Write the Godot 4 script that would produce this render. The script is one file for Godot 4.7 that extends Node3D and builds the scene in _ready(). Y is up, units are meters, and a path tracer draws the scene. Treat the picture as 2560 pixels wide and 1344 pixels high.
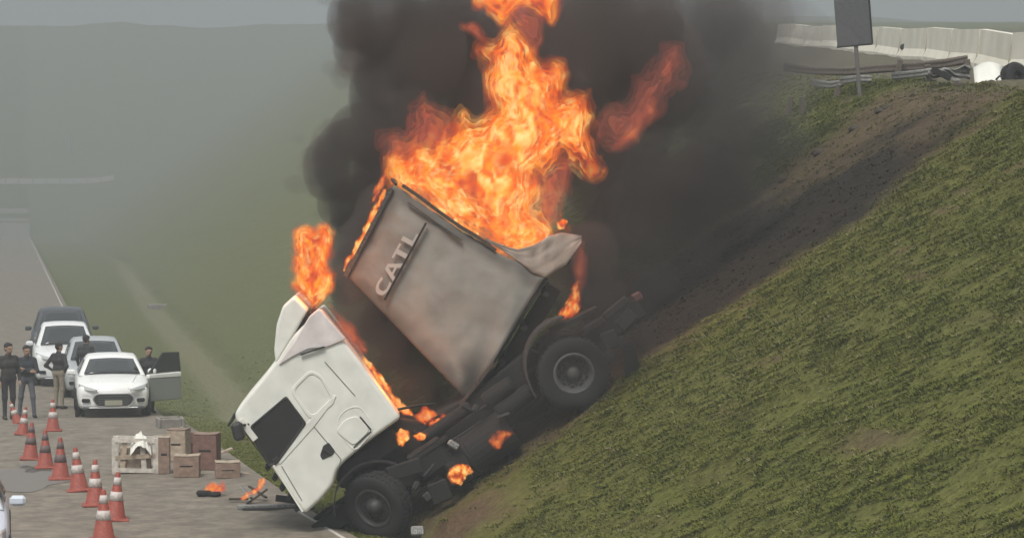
extends Node3D
# A hillside road accident: a white tractor truck nose-down on a grass embankment with its trailer burning.

const F := 6000.0            # focal length in pixels of the 2560-pixel photograph
const EYE := 4.6             # height of the eye above the road
const EV := 2.8
var cam_basis := Basis(Vector3.RIGHT, -atan(149.0 / F))
var rng := RandomNumberGenerator.new()
var noise := FastNoiseLite.new()
var noise_fine := FastNoiseLite.new()
var M := {}

# ---------------------------------------------------------------- helpers
func at(px: float, py: float, d: float) -> Vector3:
	var v: Vector3 = cam_basis * Vector3((px - 1280.0) / F, -(py - 672.0) / F, -1.0)
	return Vector3(0, EYE, 0) + v * (d / -v.z)

func lin(r: float, g: float, b: float) -> Color:
	return Color(r, g, b).linear_to_srgb()

func mat(c: Color, rough := 0.8, metal := 0.0) -> StandardMaterial3D:
	var m := StandardMaterial3D.new()
	m.albedo_color = c
	m.roughness = rough
	m.metallic = metal
	m.cull_mode = BaseMaterial3D.CULL_DISABLED
	return m

func noise_tex(freq: float, lo: float, hi: float, seed_: int, octaves := 5, size := 512, kind := FastNoiseLite.TYPE_SIMPLEX_SMOOTH) -> NoiseTexture2D:
	var n := FastNoiseLite.new()
	n.seed = seed_
	n.noise_type = kind
	n.frequency = freq
	n.fractal_octaves = octaves
	var t := NoiseTexture2D.new()
	t.width = size
	t.height = size
	t.seamless = true
	t.noise = n
	var g := Gradient.new()
	g.set_color(0, Color(lo, lo, lo))
	g.set_color(1, Color(hi, hi, hi))
	t.color_ramp = g
	return t

func grime(m: StandardMaterial3D, t: Texture2D, scale_: float) -> StandardMaterial3D:
	m.albedo_texture = t
	m.uv1_triplanar = true
	m.uv1_scale = Vector3.ONE * scale_
	return m

func new_st(smooth := false) -> SurfaceTool:
	var st := SurfaceTool.new()
	st.begin(Mesh.PRIMITIVE_TRIANGLES)
	st.set_smooth_group(0 if smooth else -1)
	return st

func obj(called: String, st: SurfaceTool, m: Material, parent: Node = null, smooth_done := false) -> MeshInstance3D:
	if not smooth_done:
		st.generate_normals()
	var o := MeshInstance3D.new()
	o.name = called
	o.mesh = st.commit()
	o.material_override = m
	(parent if parent else self).add_child(o, true)
	return o

var used_names := {}
func numbered(called: String) -> String:
	if not used_names.has(called):
		used_names[called] = 0
		return called
	used_names[called] += 1
	return "%s_%03d" % [called, used_names[called]]

func tag(o: Node, label: String, category: String, group := "") -> void:
	o.set_meta("label", label)
	o.set_meta("category", category)
	if group:
		o.set_meta("group", group)

func thing(called: String, label: String, category: String, where := Transform3D.IDENTITY, group := "") -> Node3D:
	var o := Node3D.new()
	o.name = numbered(called)
	o.transform = where
	add_child(o)
	tag(o, label, category, group)
	return o

func copy_of(src: Node3D, called: String, label: String, where: Transform3D, group := "") -> Node3D:
	var o: Node3D = src.duplicate()
	o.name = numbered(called)
	add_child(o)
	o.transform = where
	o.set_meta("label", label)
	if group:
		o.set_meta("group", group)
	return o

func struct(o: Node) -> Node:
	o.set_meta("kind", "structure")
	return o

func tri(st: SurfaceTool, a: Vector3, b: Vector3, c: Vector3) -> void:
	st.add_vertex(a)
	st.add_vertex(b)
	st.add_vertex(c)

func quad(st: SurfaceTool, a: Vector3, b: Vector3, c: Vector3, d: Vector3) -> void:
	tri(st, a, b, c)
	tri(st, a, c, d)

func box(st: SurfaceTool, c: Vector3, s: Vector3, b := Basis.IDENTITY, bev := 0.0) -> void:
	# a box with chamfered edges along all twelve sides
	if bev <= 0.0:
		bev = minf(s.x, minf(s.y, s.z)) * 0.08
	var h := s / 2.0
	var ax := [Vector3(1, 0, 0), Vector3(0, 1, 0), Vector3(0, 0, 1)]
	var corner := func(sx: float, sy: float, sz: float, face: int) -> Vector3:
		var p := Vector3(sx * h.x, sy * h.y, sz * h.z)
		var sg := Vector3(sx, sy, sz)
		for k in 3:
			if k != face:
				p[k] -= sg[k] * bev
		return c + b * p
	for k in 3:
		var u := (k + 1) % 3
		var v := (k + 2) % 3
		for sgn in [-1.0, 1.0]:
			var q := []
			for e in [[-1.0, -1.0], [1.0, -1.0], [1.0, 1.0], [-1.0, 1.0]]:
				var t := Vector3.ZERO
				t[k] = sgn
				t[u] = e[0] * sgn
				t[v] = e[1]
				q.append(corner.call(t.x, t.y, t.z, k))
			quad(st, q[0], q[3], q[2], q[1])
	for k in 3:                          # chamfers along axis k
		var u := (k + 1) % 3
		var v := (k + 2) % 3
		for su in [-1.0, 1.0]:
			for sv in [-1.0, 1.0]:
				var t0 := Vector3.ZERO
				var t1 := Vector3.ZERO
				t0[k] = -1.0; t0[u] = su; t0[v] = sv
				t1[k] = 1.0; t1[u] = su; t1[v] = sv
				var a: Vector3 = corner.call(t0.x, t0.y, t0.z, u)
				var d: Vector3 = corner.call(t0.x, t0.y, t0.z, v)
				var a1: Vector3 = corner.call(t1.x, t1.y, t1.z, u)
				var d1: Vector3 = corner.call(t1.x, t1.y, t1.z, v)
				if su * sv > 0:
					quad(st, a, a1, d1, d)
				else:
					quad(st, a, d, d1, a1)
	for sx in [-1.0, 1.0]:
		for sy in [-1.0, 1.0]:
			for sz in [-1.0, 1.0]:
				var p0: Vector3 = corner.call(sx, sy, sz, 0)
				var p1: Vector3 = corner.call(sx, sy, sz, 1)
				var p2: Vector3 = corner.call(sx, sy, sz, 2)
				if sx * sy * sz > 0:
					tri(st, p0, p2, p1)
				else:
					tri(st, p0, p1, p2)

func beam(st: SurfaceTool, a: Vector3, b: Vector3, w: float, h: float, upish := Vector3.UP) -> void:
	var x := (b - a).normalized()
	var z := x.cross(upish).normalized()
	var y := z.cross(x)
	box(st, (a + b) / 2.0, Vector3(a.distance_to(b), h, w), Basis(x, y, z))

func tube(st: SurfaceTool, pts: Array, radii: Array, segs := 8) -> void:
	var rings := []
	for i in pts.size():
		var p: Vector3 = pts[i]
		var dir: Vector3 = (pts[mini(i + 1, pts.size() - 1)] - pts[maxi(i - 1, 0)]).normalized()
		var s := dir.cross(Vector3.UP if absf(dir.y) < 0.9 else Vector3.RIGHT).normalized()
		var t := s.cross(dir)
		var r: float = radii[mini(i, radii.size() - 1)]
		var ring := []
		for k in segs:
			var ang := TAU * k / segs
			ring.append(p + (s * cos(ang) + t * sin(ang)) * r)
		rings.append(ring)
	for i in rings.size() - 1:
		for k in segs:
			var k2 := (k + 1) % segs
			quad(st, rings[i][k], rings[i][k2], rings[i + 1][k2], rings[i + 1][k])
	for e in [0, rings.size() - 1]:
		for k in segs:
			tri(st, pts[e], rings[e][k], rings[e][(k + 1) % segs])

func lathe(st: SurfaceTool, prof: Array, segs: int, xf := Transform3D.IDENTITY, a0 := 0.0, a1 := TAU) -> void:
	# prof: [radius, height] turned about y
	for i in prof.size() - 1:
		for k in segs:
			var g0 := lerpf(a0, a1, float(k) / segs)
			var g1 := lerpf(a0, a1, float(k + 1) / segs)
			var p := func(j: int, g: float) -> Vector3:
				return xf * Vector3(prof[j][0] * cos(g), prof[j][1], prof[j][0] * sin(g))
			quad(st, p.call(i, g0), p.call(i + 1, g0), p.call(i + 1, g1), p.call(i, g1))

func inset(poly: PackedVector2Array, r: float) -> PackedVector2Array:
	var area := 0.0
	var n := poly.size()
	for i in n:
		area += poly[i].cross(poly[(i + 1) % n])
	var sg := signf(area)
	var out := PackedVector2Array()
	for i in n:
		var e0 := (poly[i] - poly[(i + n - 1) % n]).normalized()
		var e1 := (poly[(i + 1) % n] - poly[i]).normalized()
		var n0 := Vector2(-e0.y, e0.x) * sg
		var n1 := Vector2(-e1.y, e1.x) * sg
		var m := (n0 + n1)
		m = m / maxf(m.length_squared() / 2.0, 0.5)
		out.append(poly[i] + m * r)
	return out

func prism(st: SurfaceTool, poly: PackedVector2Array, z0: float, z1: float, r := 0.02, xf := Transform3D.IDENTITY, steps := 3, corner := 0.0) -> void:
	# a polygon in x, y drawn out from z0 to z1, both rims rounded by r
	var rings := []
	for i in steps + 1:
		var g := PI / 2 * i / steps
		rings.append([inset(poly, r * (1.0 - sin(g))), z0 + r * (1.0 - cos(g))])
	for i in steps + 1:
		var g := PI / 2 * (steps - i) / steps
		rings.append([inset(poly, r * (1.0 - sin(g))), z1 - r * (1.0 - cos(g))])
	if corner > 0.0:
		for ring in rings:
			ring[0] = rounded(ring[0], corner, 3)
	var n: int = rings[0][0].size()
	for i in rings.size() - 1:
		for k in n:
			var k2 := (k + 1) % n
			var a: Vector2 = rings[i][0][k]
			var b: Vector2 = rings[i][0][k2]
			var c: Vector2 = rings[i + 1][0][k2]
			var d: Vector2 = rings[i + 1][0][k]
			var za: float = rings[i][1]
			var zb: float = rings[i + 1][1]
			quad(st, xf * Vector3(a.x, a.y, za), xf * Vector3(b.x, b.y, za), xf * Vector3(c.x, c.y, zb), xf * Vector3(d.x, d.y, zb))
	for e in [0, rings.size() - 1]:
		var cap: PackedVector2Array = rings[e][0]
		var idx := Geometry2D.triangulate_polygon(cap)
		for k in range(0, idx.size(), 3):
			var q := []
			for j in 3:
				q.append(xf * Vector3(cap[idx[k + j]].x, cap[idx[k + j]].y, rings[e][1]))
			tri(st, q[0], q[1], q[2])

func rounded(poly: PackedVector2Array, r: float, steps := 4) -> PackedVector2Array:
	var out := PackedVector2Array()
	var n := poly.size()
	for i in n:
		var p := poly[i]
		var a := poly[(i + n - 1) % n]
		var b := poly[(i + 1) % n]
		var q := minf(r, minf(p.distance_to(a), p.distance_to(b)) * 0.45)
		var s := p + (a - p).normalized() * q
		var e := p + (b - p).normalized() * q
		for k in steps + 1:
			var t := float(k) / steps
			out.append(s.lerp(p, t).lerp(p.lerp(e, t), t))
	return out

func ring_prism(st: SurfaceTool, poly: PackedVector2Array, w: float, z0: float, z1: float, corner := 0.0) -> void:
	# a raised rim of width w round a polygon, standing from z1 out to z0
	var e := minf(w * 0.3, absf(z1 - z0) * 0.4)
	var dz := -signf(z1 - z0) * e
	var rows := [[poly, z1], [poly, z0 - dz], [inset(poly, e), z0], [inset(poly, w - e), z0], [inset(poly, w), z0 - dz], [inset(poly, w), z1]]
	if corner > 0.0:
		for r in rows:
			r[0] = rounded(r[0], corner, 4)
	var n: int = rows[0][0].size()
	for i in rows.size() - 1:
		for k in n:
			var j := (k + 1) % n
			var v := func(q: int, g: int) -> Vector3: return Vector3(rows[q][0][g].x, rows[q][0][g].y, rows[q][1])
			quad(st, v.call(i, k), v.call(i, j), v.call(i + 1, j), v.call(i + 1, k))

func sheet(st: SurfaceTool, pts: Array, thick: float, colors: Array = []) -> void:
	# pts[i][j]: a grid of points; a sheet of that thickness with closed rims
	var ni: int = pts.size()
	var nj: int = pts[0].size()
	var back := []
	for i in ni:
		var row := []
		for j in nj:
			var du: Vector3 = pts[mini(i + 1, ni - 1)][j] - pts[maxi(i - 1, 0)][j]
			var dv: Vector3 = pts[i][mini(j + 1, nj - 1)] - pts[i][maxi(j - 1, 0)]
			row.append(pts[i][j] + du.cross(dv).normalized() * thick)
		back.append(row)
	var put := func(g: Array, i: int, j: int) -> void:
		if colors.size():
			st.set_color(colors[i][j])
		st.add_vertex(g[i][j])
	var q4 := func(ga: Array, i0: int, j0: int, gb: Array, i1: int, j1: int, gc: Array, i2: int, j2: int, gd: Array, i3: int, j3: int) -> void:
		put.call(ga, i0, j0); put.call(gb, i1, j1); put.call(gc, i2, j2)
		put.call(ga, i0, j0); put.call(gc, i2, j2); put.call(gd, i3, j3)
	for i in ni - 1:
		for j in nj - 1:
			q4.call(pts, i, j, pts, i + 1, j, pts, i + 1, j + 1, pts, i, j + 1)
			q4.call(back, i, j, back, i, j + 1, back, i + 1, j + 1, back, i + 1, j)
	for i in ni - 1:
		q4.call(pts, i, 0, back, i, 0, back, i + 1, 0, pts, i + 1, 0)
		q4.call(pts, i, nj - 1, pts, i + 1, nj - 1, back, i + 1, nj - 1, back, i, nj - 1)
	for j in nj - 1:
		q4.call(pts, 0, j, pts, 0, j + 1, back, 0, j + 1, back, 0, j)
		q4.call(pts, ni - 1, j, back, ni - 1, j, back, ni - 1, j + 1, pts, ni - 1, j + 1)

# surface nets: one vertex per cell that the surface crosses, one quad per crossed edge
func nets(f: PackedFloat32Array, nx: int, ny: int, nz: int, o: Vector3, cell: float, iso: float) -> Array:
	var verts := PackedVector3Array()
	var idx := PackedInt32Array()
	var id := PackedInt32Array()
	id.resize(nx * ny * nz)
	id.fill(-1)
	var sx := 1
	var sy := nx
	var sz := nx * ny
	for z in nz - 1:
		for y in ny - 1:
			var row := y * sy + z * sz
			for x in nx - 1:
				var b := row + x
				var c0 := f[b] > iso
				var same := (f[b + 1] > iso) == c0 and (f[b + sy] > iso) == c0 and (f[b + sy + 1] > iso) == c0 and (f[b + sz] > iso) == c0 and (f[b + sz + 1] > iso) == c0 and (f[b + sz + sy] > iso) == c0 and (f[b + sz + sy + 1] > iso) == c0
				if same:
					continue
				var sum := Vector3.ZERO
				var cnt := 0
				for e in EDGES:
					var i0: int = b + (e[0] & 1) * sx + ((e[0] >> 1) & 1) * sy + ((e[0] >> 2) & 1) * sz
					var i1: int = b + (e[1] & 1) * sx + ((e[1] >> 1) & 1) * sy + ((e[1] >> 2) & 1) * sz
					var a := f[i0] - iso
					var d := f[i1] - iso
					if (a > 0) != (d > 0):
						var t := a / (a - d)
						sum += Vector3(lerpf(e[0] & 1, e[1] & 1, t), lerpf((e[0] >> 1) & 1, (e[1] >> 1) & 1, t), lerpf((e[0] >> 2) & 1, (e[1] >> 2) & 1, t))
						cnt += 1
				id[b] = verts.size()
				verts.append(o + (Vector3(x, y, z) + sum / cnt) * cell)
	for z in range(1, nz - 1):
		for y in range(1, ny - 1):
			for x in range(1, nx - 1):
				var b := x + y * sy + z * sz
				if id[b] < 0 and id[b - sx - sy - sz] < 0 and id[b - sx] < 0 and id[b - sy] < 0 and id[b - sz] < 0:
					continue
				var ins := f[b] > iso
				for k in 3:
					var s: int = [sx, sy, sz][k]
					if (f[b + s] > iso) == ins:
						continue
					var u: int = [sy, sz, sx][k]
					var v: int = [sz, sx, sy][k]
					var q := [id[b], id[b - u], id[b - u - v], id[b - v]]
					if q.min() < 0:
						continue
					if ins:
						idx.append_array([q[0], q[2], q[1], q[0], q[3], q[2]])
					else:
						idx.append_array([q[0], q[1], q[2], q[0], q[2], q[3]])
	return [verts, idx]

const EDGES := [[0, 1], [2, 3], [4, 5], [6, 7], [0, 2], [1, 3], [4, 6], [5, 7], [0, 4], [1, 5], [2, 6], [3, 7]]

func net_mesh(vi: Array, colors: PackedColorArray) -> ArrayMesh:
	var verts: PackedVector3Array = vi[0]
	var idx: PackedInt32Array = vi[1]
	var nor := PackedVector3Array()
	nor.resize(verts.size())
	for k in range(0, idx.size(), 3):
		var n := (verts[idx[k + 2]] - verts[idx[k]]).cross(verts[idx[k + 1]] - verts[idx[k]])
		for j in 3:
			nor[idx[k + j]] += n
	for k in nor.size():
		nor[k] = nor[k].normalized()
	var arr := []
	arr.resize(Mesh.ARRAY_MAX)
	arr[Mesh.ARRAY_VERTEX] = verts
	arr[Mesh.ARRAY_NORMAL] = nor
	arr[Mesh.ARRAY_INDEX] = idx
	if colors.size():
		arr[Mesh.ARRAY_COLOR] = colors
	var m := ArrayMesh.new()
	m.add_surface_from_arrays(Mesh.PRIMITIVE_TRIANGLES, arr)
	return m

func mesh_obj(called: String, m: Mesh, material: Material, parent: Node = null) -> MeshInstance3D:
	var o := MeshInstance3D.new()
	o.name = called
	o.mesh = m
	o.material_override = material
	(parent if parent else self).add_child(o, true)
	return o

func table(pts: Array, x: float) -> float:
	if x <= pts[0][0]:
		return lerpf(pts[0][1], pts[1][1], (x - pts[0][0]) / (pts[1][0] - pts[0][0]))
	for i in pts.size() - 1:
		if x <= pts[i + 1][0]:
			return lerpf(pts[i][1], pts[i + 1][1], (x - pts[i][0]) / (pts[i + 1][0] - pts[i][0]))
	var n := pts.size()
	return lerpf(pts[n - 2][1], pts[n - 1][1], (x - pts[n - 2][0]) / (pts[n - 1][0] - pts[n - 2][0]))

# ---------------------------------------------------------------- the lie of the land
# d metres ahead of the camera, t metres to the right of the road's edge line
const EDGE_LINE := [[33.7, -2.53], [36.4, -3.35], [54.5, -8.1], [110.0, -20.5], [359.0, -72.0], [1600.0, -330.0]]
const CREST := [[0.0, 5.9], [36.0, 6.45], [44.0, 6.93], [58.0, 7.82], [80.0, 9.57], [120.0, 12.76], [200.0, 19.5], [350.0, 31.7], [600.0, 51.4], [1600.0, 129.0]]
const FOOT := [[0.0, 1.0], [37.0, 1.0], [47.0, 2.0], [60.0, 2.8], [110.0, 4.6], [217.0, 7.5], [600.0, 9.0], [1600.0, 9.0]]

func road_y(d: float) -> float:
	return -0.3 * smoothstep(50.0, 58.0, d)

func place(d: float, t: float, up := 0.0) -> Vector3:
	return Vector3(table(EDGE_LINE, d) + t, land(d, t) + up, -d)

func land(d: float, t: float) -> float:
	var y := road_y(d)
	if t < 0.0:
		y -= 0.03
		if t < -13.0:
			y += noise.get_noise_2d(d * 3.0, t * 3.0) * 0.2 - 0.05
	else:
		var foot := table(FOOT, d)
		var s := maxf(t - foot + 0.35, 0.0)
		var rise := 0.675 * (s if s > 0.7 else s * s / 1.4 + 0.0)
		rise -= 0.675 * 0.35 * smoothstep(0.0, 0.7, s)
		var c := table(CREST, d) - road_y(d)
		var k := 0.35
		var h := clampf(0.5 + 0.5 * (c - rise) / k, 0.0, 1.0)
		var low := lerpf(c, rise, h) - k * h * (1.0 - h)
		y += low
		var on := smoothstep(foot - 0.3, foot + 0.5, t)
		y += on * (noise.get_noise_2d(d * 9.0, t * 9.0) * 0.10 + noise_fine.get_noise_2d(d * 14.0, t * 22.0) * 0.045)
		y -= scar(d, t) * 0.14 * on
		y -= 0.06 * smoothstep(0.05, 0.5, t) * (1.0 - on)
	var ridge := smoothstep(430.0, 690.0, d) * (0.0825 * d + 2.5 * noise.get_noise_1d(t * 0.4))
	if ridge > 0.0:
		var kk := clampf(0.5 + 0.5 * (ridge - y) / 8.0, 0.0, 1.0)
		y = lerpf(y, ridge, kk) + 8.0 * kk * (1.0 - kk)
	return y

func scar(d: float, t: float) -> float:
	# the strip of soil that the truck tore open on its way down
	var near := table([[0.0, 33.6], [4.8, 34.1], [6.6, 34.5], [9.8, 35.3], [13.0, 36.3]], t) + noise.get_noise_2d(t * 8.0, d * 8.0) * 0.8
	var far := table([[0.0, 37.5], [6.0, 40.5], [10.0, 42.0], [13.0, 42.5]], t) + noise.get_noise_2d(t * 9.0 + 80.0, d * 9.0) * 0.9
	return smoothstep(near - 0.8, near + 0.7, d + noise_fine.get_noise_2d(d * 26.0, t * 26.0) * 0.5) * (1.0 - smoothstep(far - 0.4, far + 0.4, d)) * smoothstep(0.6, 1.6, t) * (1.0 - smoothstep(11.6, 12.6, t))

func burnt(d: float, t: float) -> float:
	var n := noise.get_noise_2d(t * 7.0 + 300.0, d * 7.0) * 1.3
	return (1.0 - smoothstep(2.2, 3.6, Vector2(d - 37.2, (t - 6.2) * 0.75).length() + n)) * smoothstep(33.8, 34.6, d + n * 0.2)

func land_color(d: float, t: float) -> Color:
	var n := noise.get_noise_2d(d * 5.0 + 50.0, t * 5.0) * 0.5 + 0.5
	var n2 := noise_fine.get_noise_2d(d * 9.0, t * 14.0) * 0.5 + 0.5
	var grass := Color(0.122, 0.136, 0.026).lerp(Color(0.165, 0.165, 0.054), n).lerp(Color(0.085, 0.098, 0.030), n2 * 0.5)
	var soil := Color(0.165, 0.113, 0.074).lerp(Color(0.105, 0.070, 0.046), n2)
	var c := grass
	var foot := table(FOOT, d)
	if t < -12.0:
		c = grass.lerp(Color(0.14, 0.13, 0.08), 0.4)
	var patch := smoothstep(0.66, 0.78, noise.get_noise_2d(d * 11.0 + 500.0, t * 22.0) * 0.5 + 0.5)
	c = c.lerp(soil, 0.7 * patch)
	c = c.lerp(Color(0.56, 0.47, 0.39), 0.95 * (1.0 - smoothstep(0.3, 0.65 + n * 0.3, absf(t - foot + 0.35))) * smoothstep(50.0, 57.0, d) * (1.0 - smoothstep(150.0, 260.0, d)))
	c = c.lerp(Color(0.185, 0.20, 0.092), 0.8 * smoothstep(44.0, 60.0, d) * smoothstep(0.0, 1.0, t))
	c = c.lerp(soil, 0.9 * (1.0 - smoothstep(0.6, 1.1, Vector2((d - 32.6) * 0.7, t - 1.5).length() + n * 0.5)))
	c = c.lerp(soil, 0.85 * scar(d, t))
	c = c.lerp(Color(0.022, 0.020, 0.018), 0.92 * burnt(d, t))
	c = c.lerp(Color(0.19, 0.165, 0.12).lerp(Color(0.13, 0.12, 0.07), n), smoothstep(10.8, 12.5, t - maxf(0.0, table(CREST, d) - 6.5) / 0.675) * (1.0 - smoothstep(150.0, 260.0, d)))
	return c

func steps_of(spans: Array) -> PackedFloat32Array:
	var out := PackedFloat32Array()
	for s in spans:
		var x: float = s[0]
		while x < s[1] - 1e-4:
			out.append(x)
			x += s[2]
	return out

func land_sheet(called: String, ds: PackedFloat32Array, ts: PackedFloat32Array, m: Material, lift := 0.0, flat_color := Color(-1, 0, 0)) -> MeshInstance3D:
	var v := PackedVector3Array()
	var c := PackedColorArray()
	var idx := PackedInt32Array()
	for d in ds:
		for t in ts:
			v.append(place(d, t, lift))
			c.append(land_color(d, t) if flat_color.r < 0 else flat_color)
	var w := ts.size()
	for i in ds.size() - 1:
		for j in w - 1:
			var a := i * w + j
			idx.append_array([a, a + w, a + 1, a + 1, a + w, a + w + 1])
	return struct(mesh_obj(called, net_mesh([v, idx], c), m))

func build_land() -> void:
	var gm := mat(Color.WHITE, 0.95)
	gm.vertex_color_use_as_albedo = true
	gm.albedo_texture = noise_tex(0.03, 0.62, 1.0, 4, 6)
	gm.uv1_triplanar = true
	gm.uv1_world_triplanar = true
	gm.uv1_scale = Vector3.ONE * 0.45
	gm.heightmap_enabled = true
	gm.heightmap_texture = noise_tex(0.05, 0.0, 1.0, 9, 5)
	gm.heightmap_scale = 4.0
	gm.metallic_specular = 0.2
	land_sheet("ground", steps_of([[-8.0, 30.0, 1.0], [30.0, 46.0, 0.2], [46.0, 70.0, 0.6], [70.0, 140.0, 2.0], [140.0, 400.0, 10.0], [400.0, 741.0, 20.0]]),
		steps_of([[-220.0, -60.0, 20.0], [-60.0, -14.0, 6.0], [-14.0, -1.0, 2.0], [-1.0, 14.0, 0.2], [14.0, 40.0, 1.0], [40.0, 140.0, 5.0], [140.0, 241.0, 20.0]]), gm)

	var rm := mat(lin(0.30, 0.255, 0.20), 0.9)
	rm.albedo_texture = noise_tex(0.012, 0.72, 1.0, 21, 7, 1024)
	rm.uv1_triplanar = true
	rm.uv1_world_triplanar = true
	rm.uv1_scale = Vector3.ONE * 0.11
	rm.detail_enabled = true
	rm.detail_blend_mode = BaseMaterial3D.BLEND_MODE_MUL
	rm.detail_albedo = noise_tex(0.09, 0.78, 1.0, 22, 4)
	rm.heightmap_enabled = true
	rm.heightmap_texture = noise_tex(0.2, 0.0, 1.0, 23, 3)
	rm.heightmap_scale = 0.6
	var ds := steps_of([[-8.0, 30.0, 2.0], [30.0, 120.0, 1.0], [120.0, 506.0, 15.0]])
	land_sheet("road", ds, PackedFloat32Array([-12.0, -8.0, -4.0, -1.0, -0.3, 0.0, 0.32]), rm, 0.036)
	# the frayed shoulder between tarmac and grass
	var paint := mat(lin(0.80, 0.77, 0.70), 0.7)
	grime(paint, noise_tex(0.05, 0.55, 1.0, 31, 5), 0.8)
	paint.uv1_world_triplanar = true
	for span in [[-8.0, 36.5, "road_edge_line"], [50.2, 53.4, "road_edge_line"], [76.0, 460.0, "road_edge_line"]]:
		var line := land_sheet(numbered(span[2]), steps_of([[span[0], span[1], 1.0 if span[1] < 100.0 else 8.0]]) + PackedFloat32Array([span[1]]), PackedFloat32Array([-0.12, 0.08]), paint, 0.041)
		line.set_meta("label", "white painted line along the right edge of the road")
	var dashes := [20.0, 32.0, 44.0, 56.0, 68.0, 80.0, 92.0, 104.0, 128.0, 152.0]
	for d in dashes:
		land_sheet(numbered("lane_dash"), PackedFloat32Array([d, d + 2.0, d + 4.0]), PackedFloat32Array([-7.26, -7.12]), paint, 0.041)
	var patch_tone := mat(lin(0.15, 0.135, 0.12), 0.7)  # darker, uneven-edged patches lying on the road at the left
	var st := new_st()
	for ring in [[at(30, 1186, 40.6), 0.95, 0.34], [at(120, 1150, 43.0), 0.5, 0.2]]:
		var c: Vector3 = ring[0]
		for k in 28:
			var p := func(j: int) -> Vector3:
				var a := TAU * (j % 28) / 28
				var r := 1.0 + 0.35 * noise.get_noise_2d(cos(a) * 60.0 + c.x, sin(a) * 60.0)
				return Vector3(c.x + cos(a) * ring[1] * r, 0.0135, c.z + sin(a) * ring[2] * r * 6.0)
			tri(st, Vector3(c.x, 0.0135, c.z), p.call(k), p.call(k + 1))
	struct(obj("dark_road_patch", st, patch_tone))

func tuft_mesh(blades: int, seed_: int) -> ArrayMesh:
	var r := RandomNumberGenerator.new()
	r.seed = seed_
	var st := new_st()
	for k in blades:
		var a := r.randf() * TAU
		var base := Vector3(cos(a), 0, sin(a)) * r.randf() * 0.8
		var out := Vector3(cos(a + r.randf_range(-0.9, 0.9)), 0, sin(a + r.randf_range(-0.9, 0.9)))
		var side := Vector3(-out.z, 0, out.x) * r.randf_range(0.05, 0.10)
		var h := r.randf_range(0.55, 1.15)
		var mid := base + out * h * 0.25 + Vector3.UP * h * 0.62
		var tip := base + out * h * r.randf_range(0.5, 1.0) + Vector3.UP * h * r.randf_range(0.7, 1.0)
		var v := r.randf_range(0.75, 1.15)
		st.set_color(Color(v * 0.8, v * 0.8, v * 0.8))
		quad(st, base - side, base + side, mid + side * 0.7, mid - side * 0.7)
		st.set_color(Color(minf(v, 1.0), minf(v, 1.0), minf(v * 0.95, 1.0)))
		tri(st, mid - side * 0.7, mid + side * 0.7, tip)
	st.generate_normals()
	return st.commit()

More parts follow.
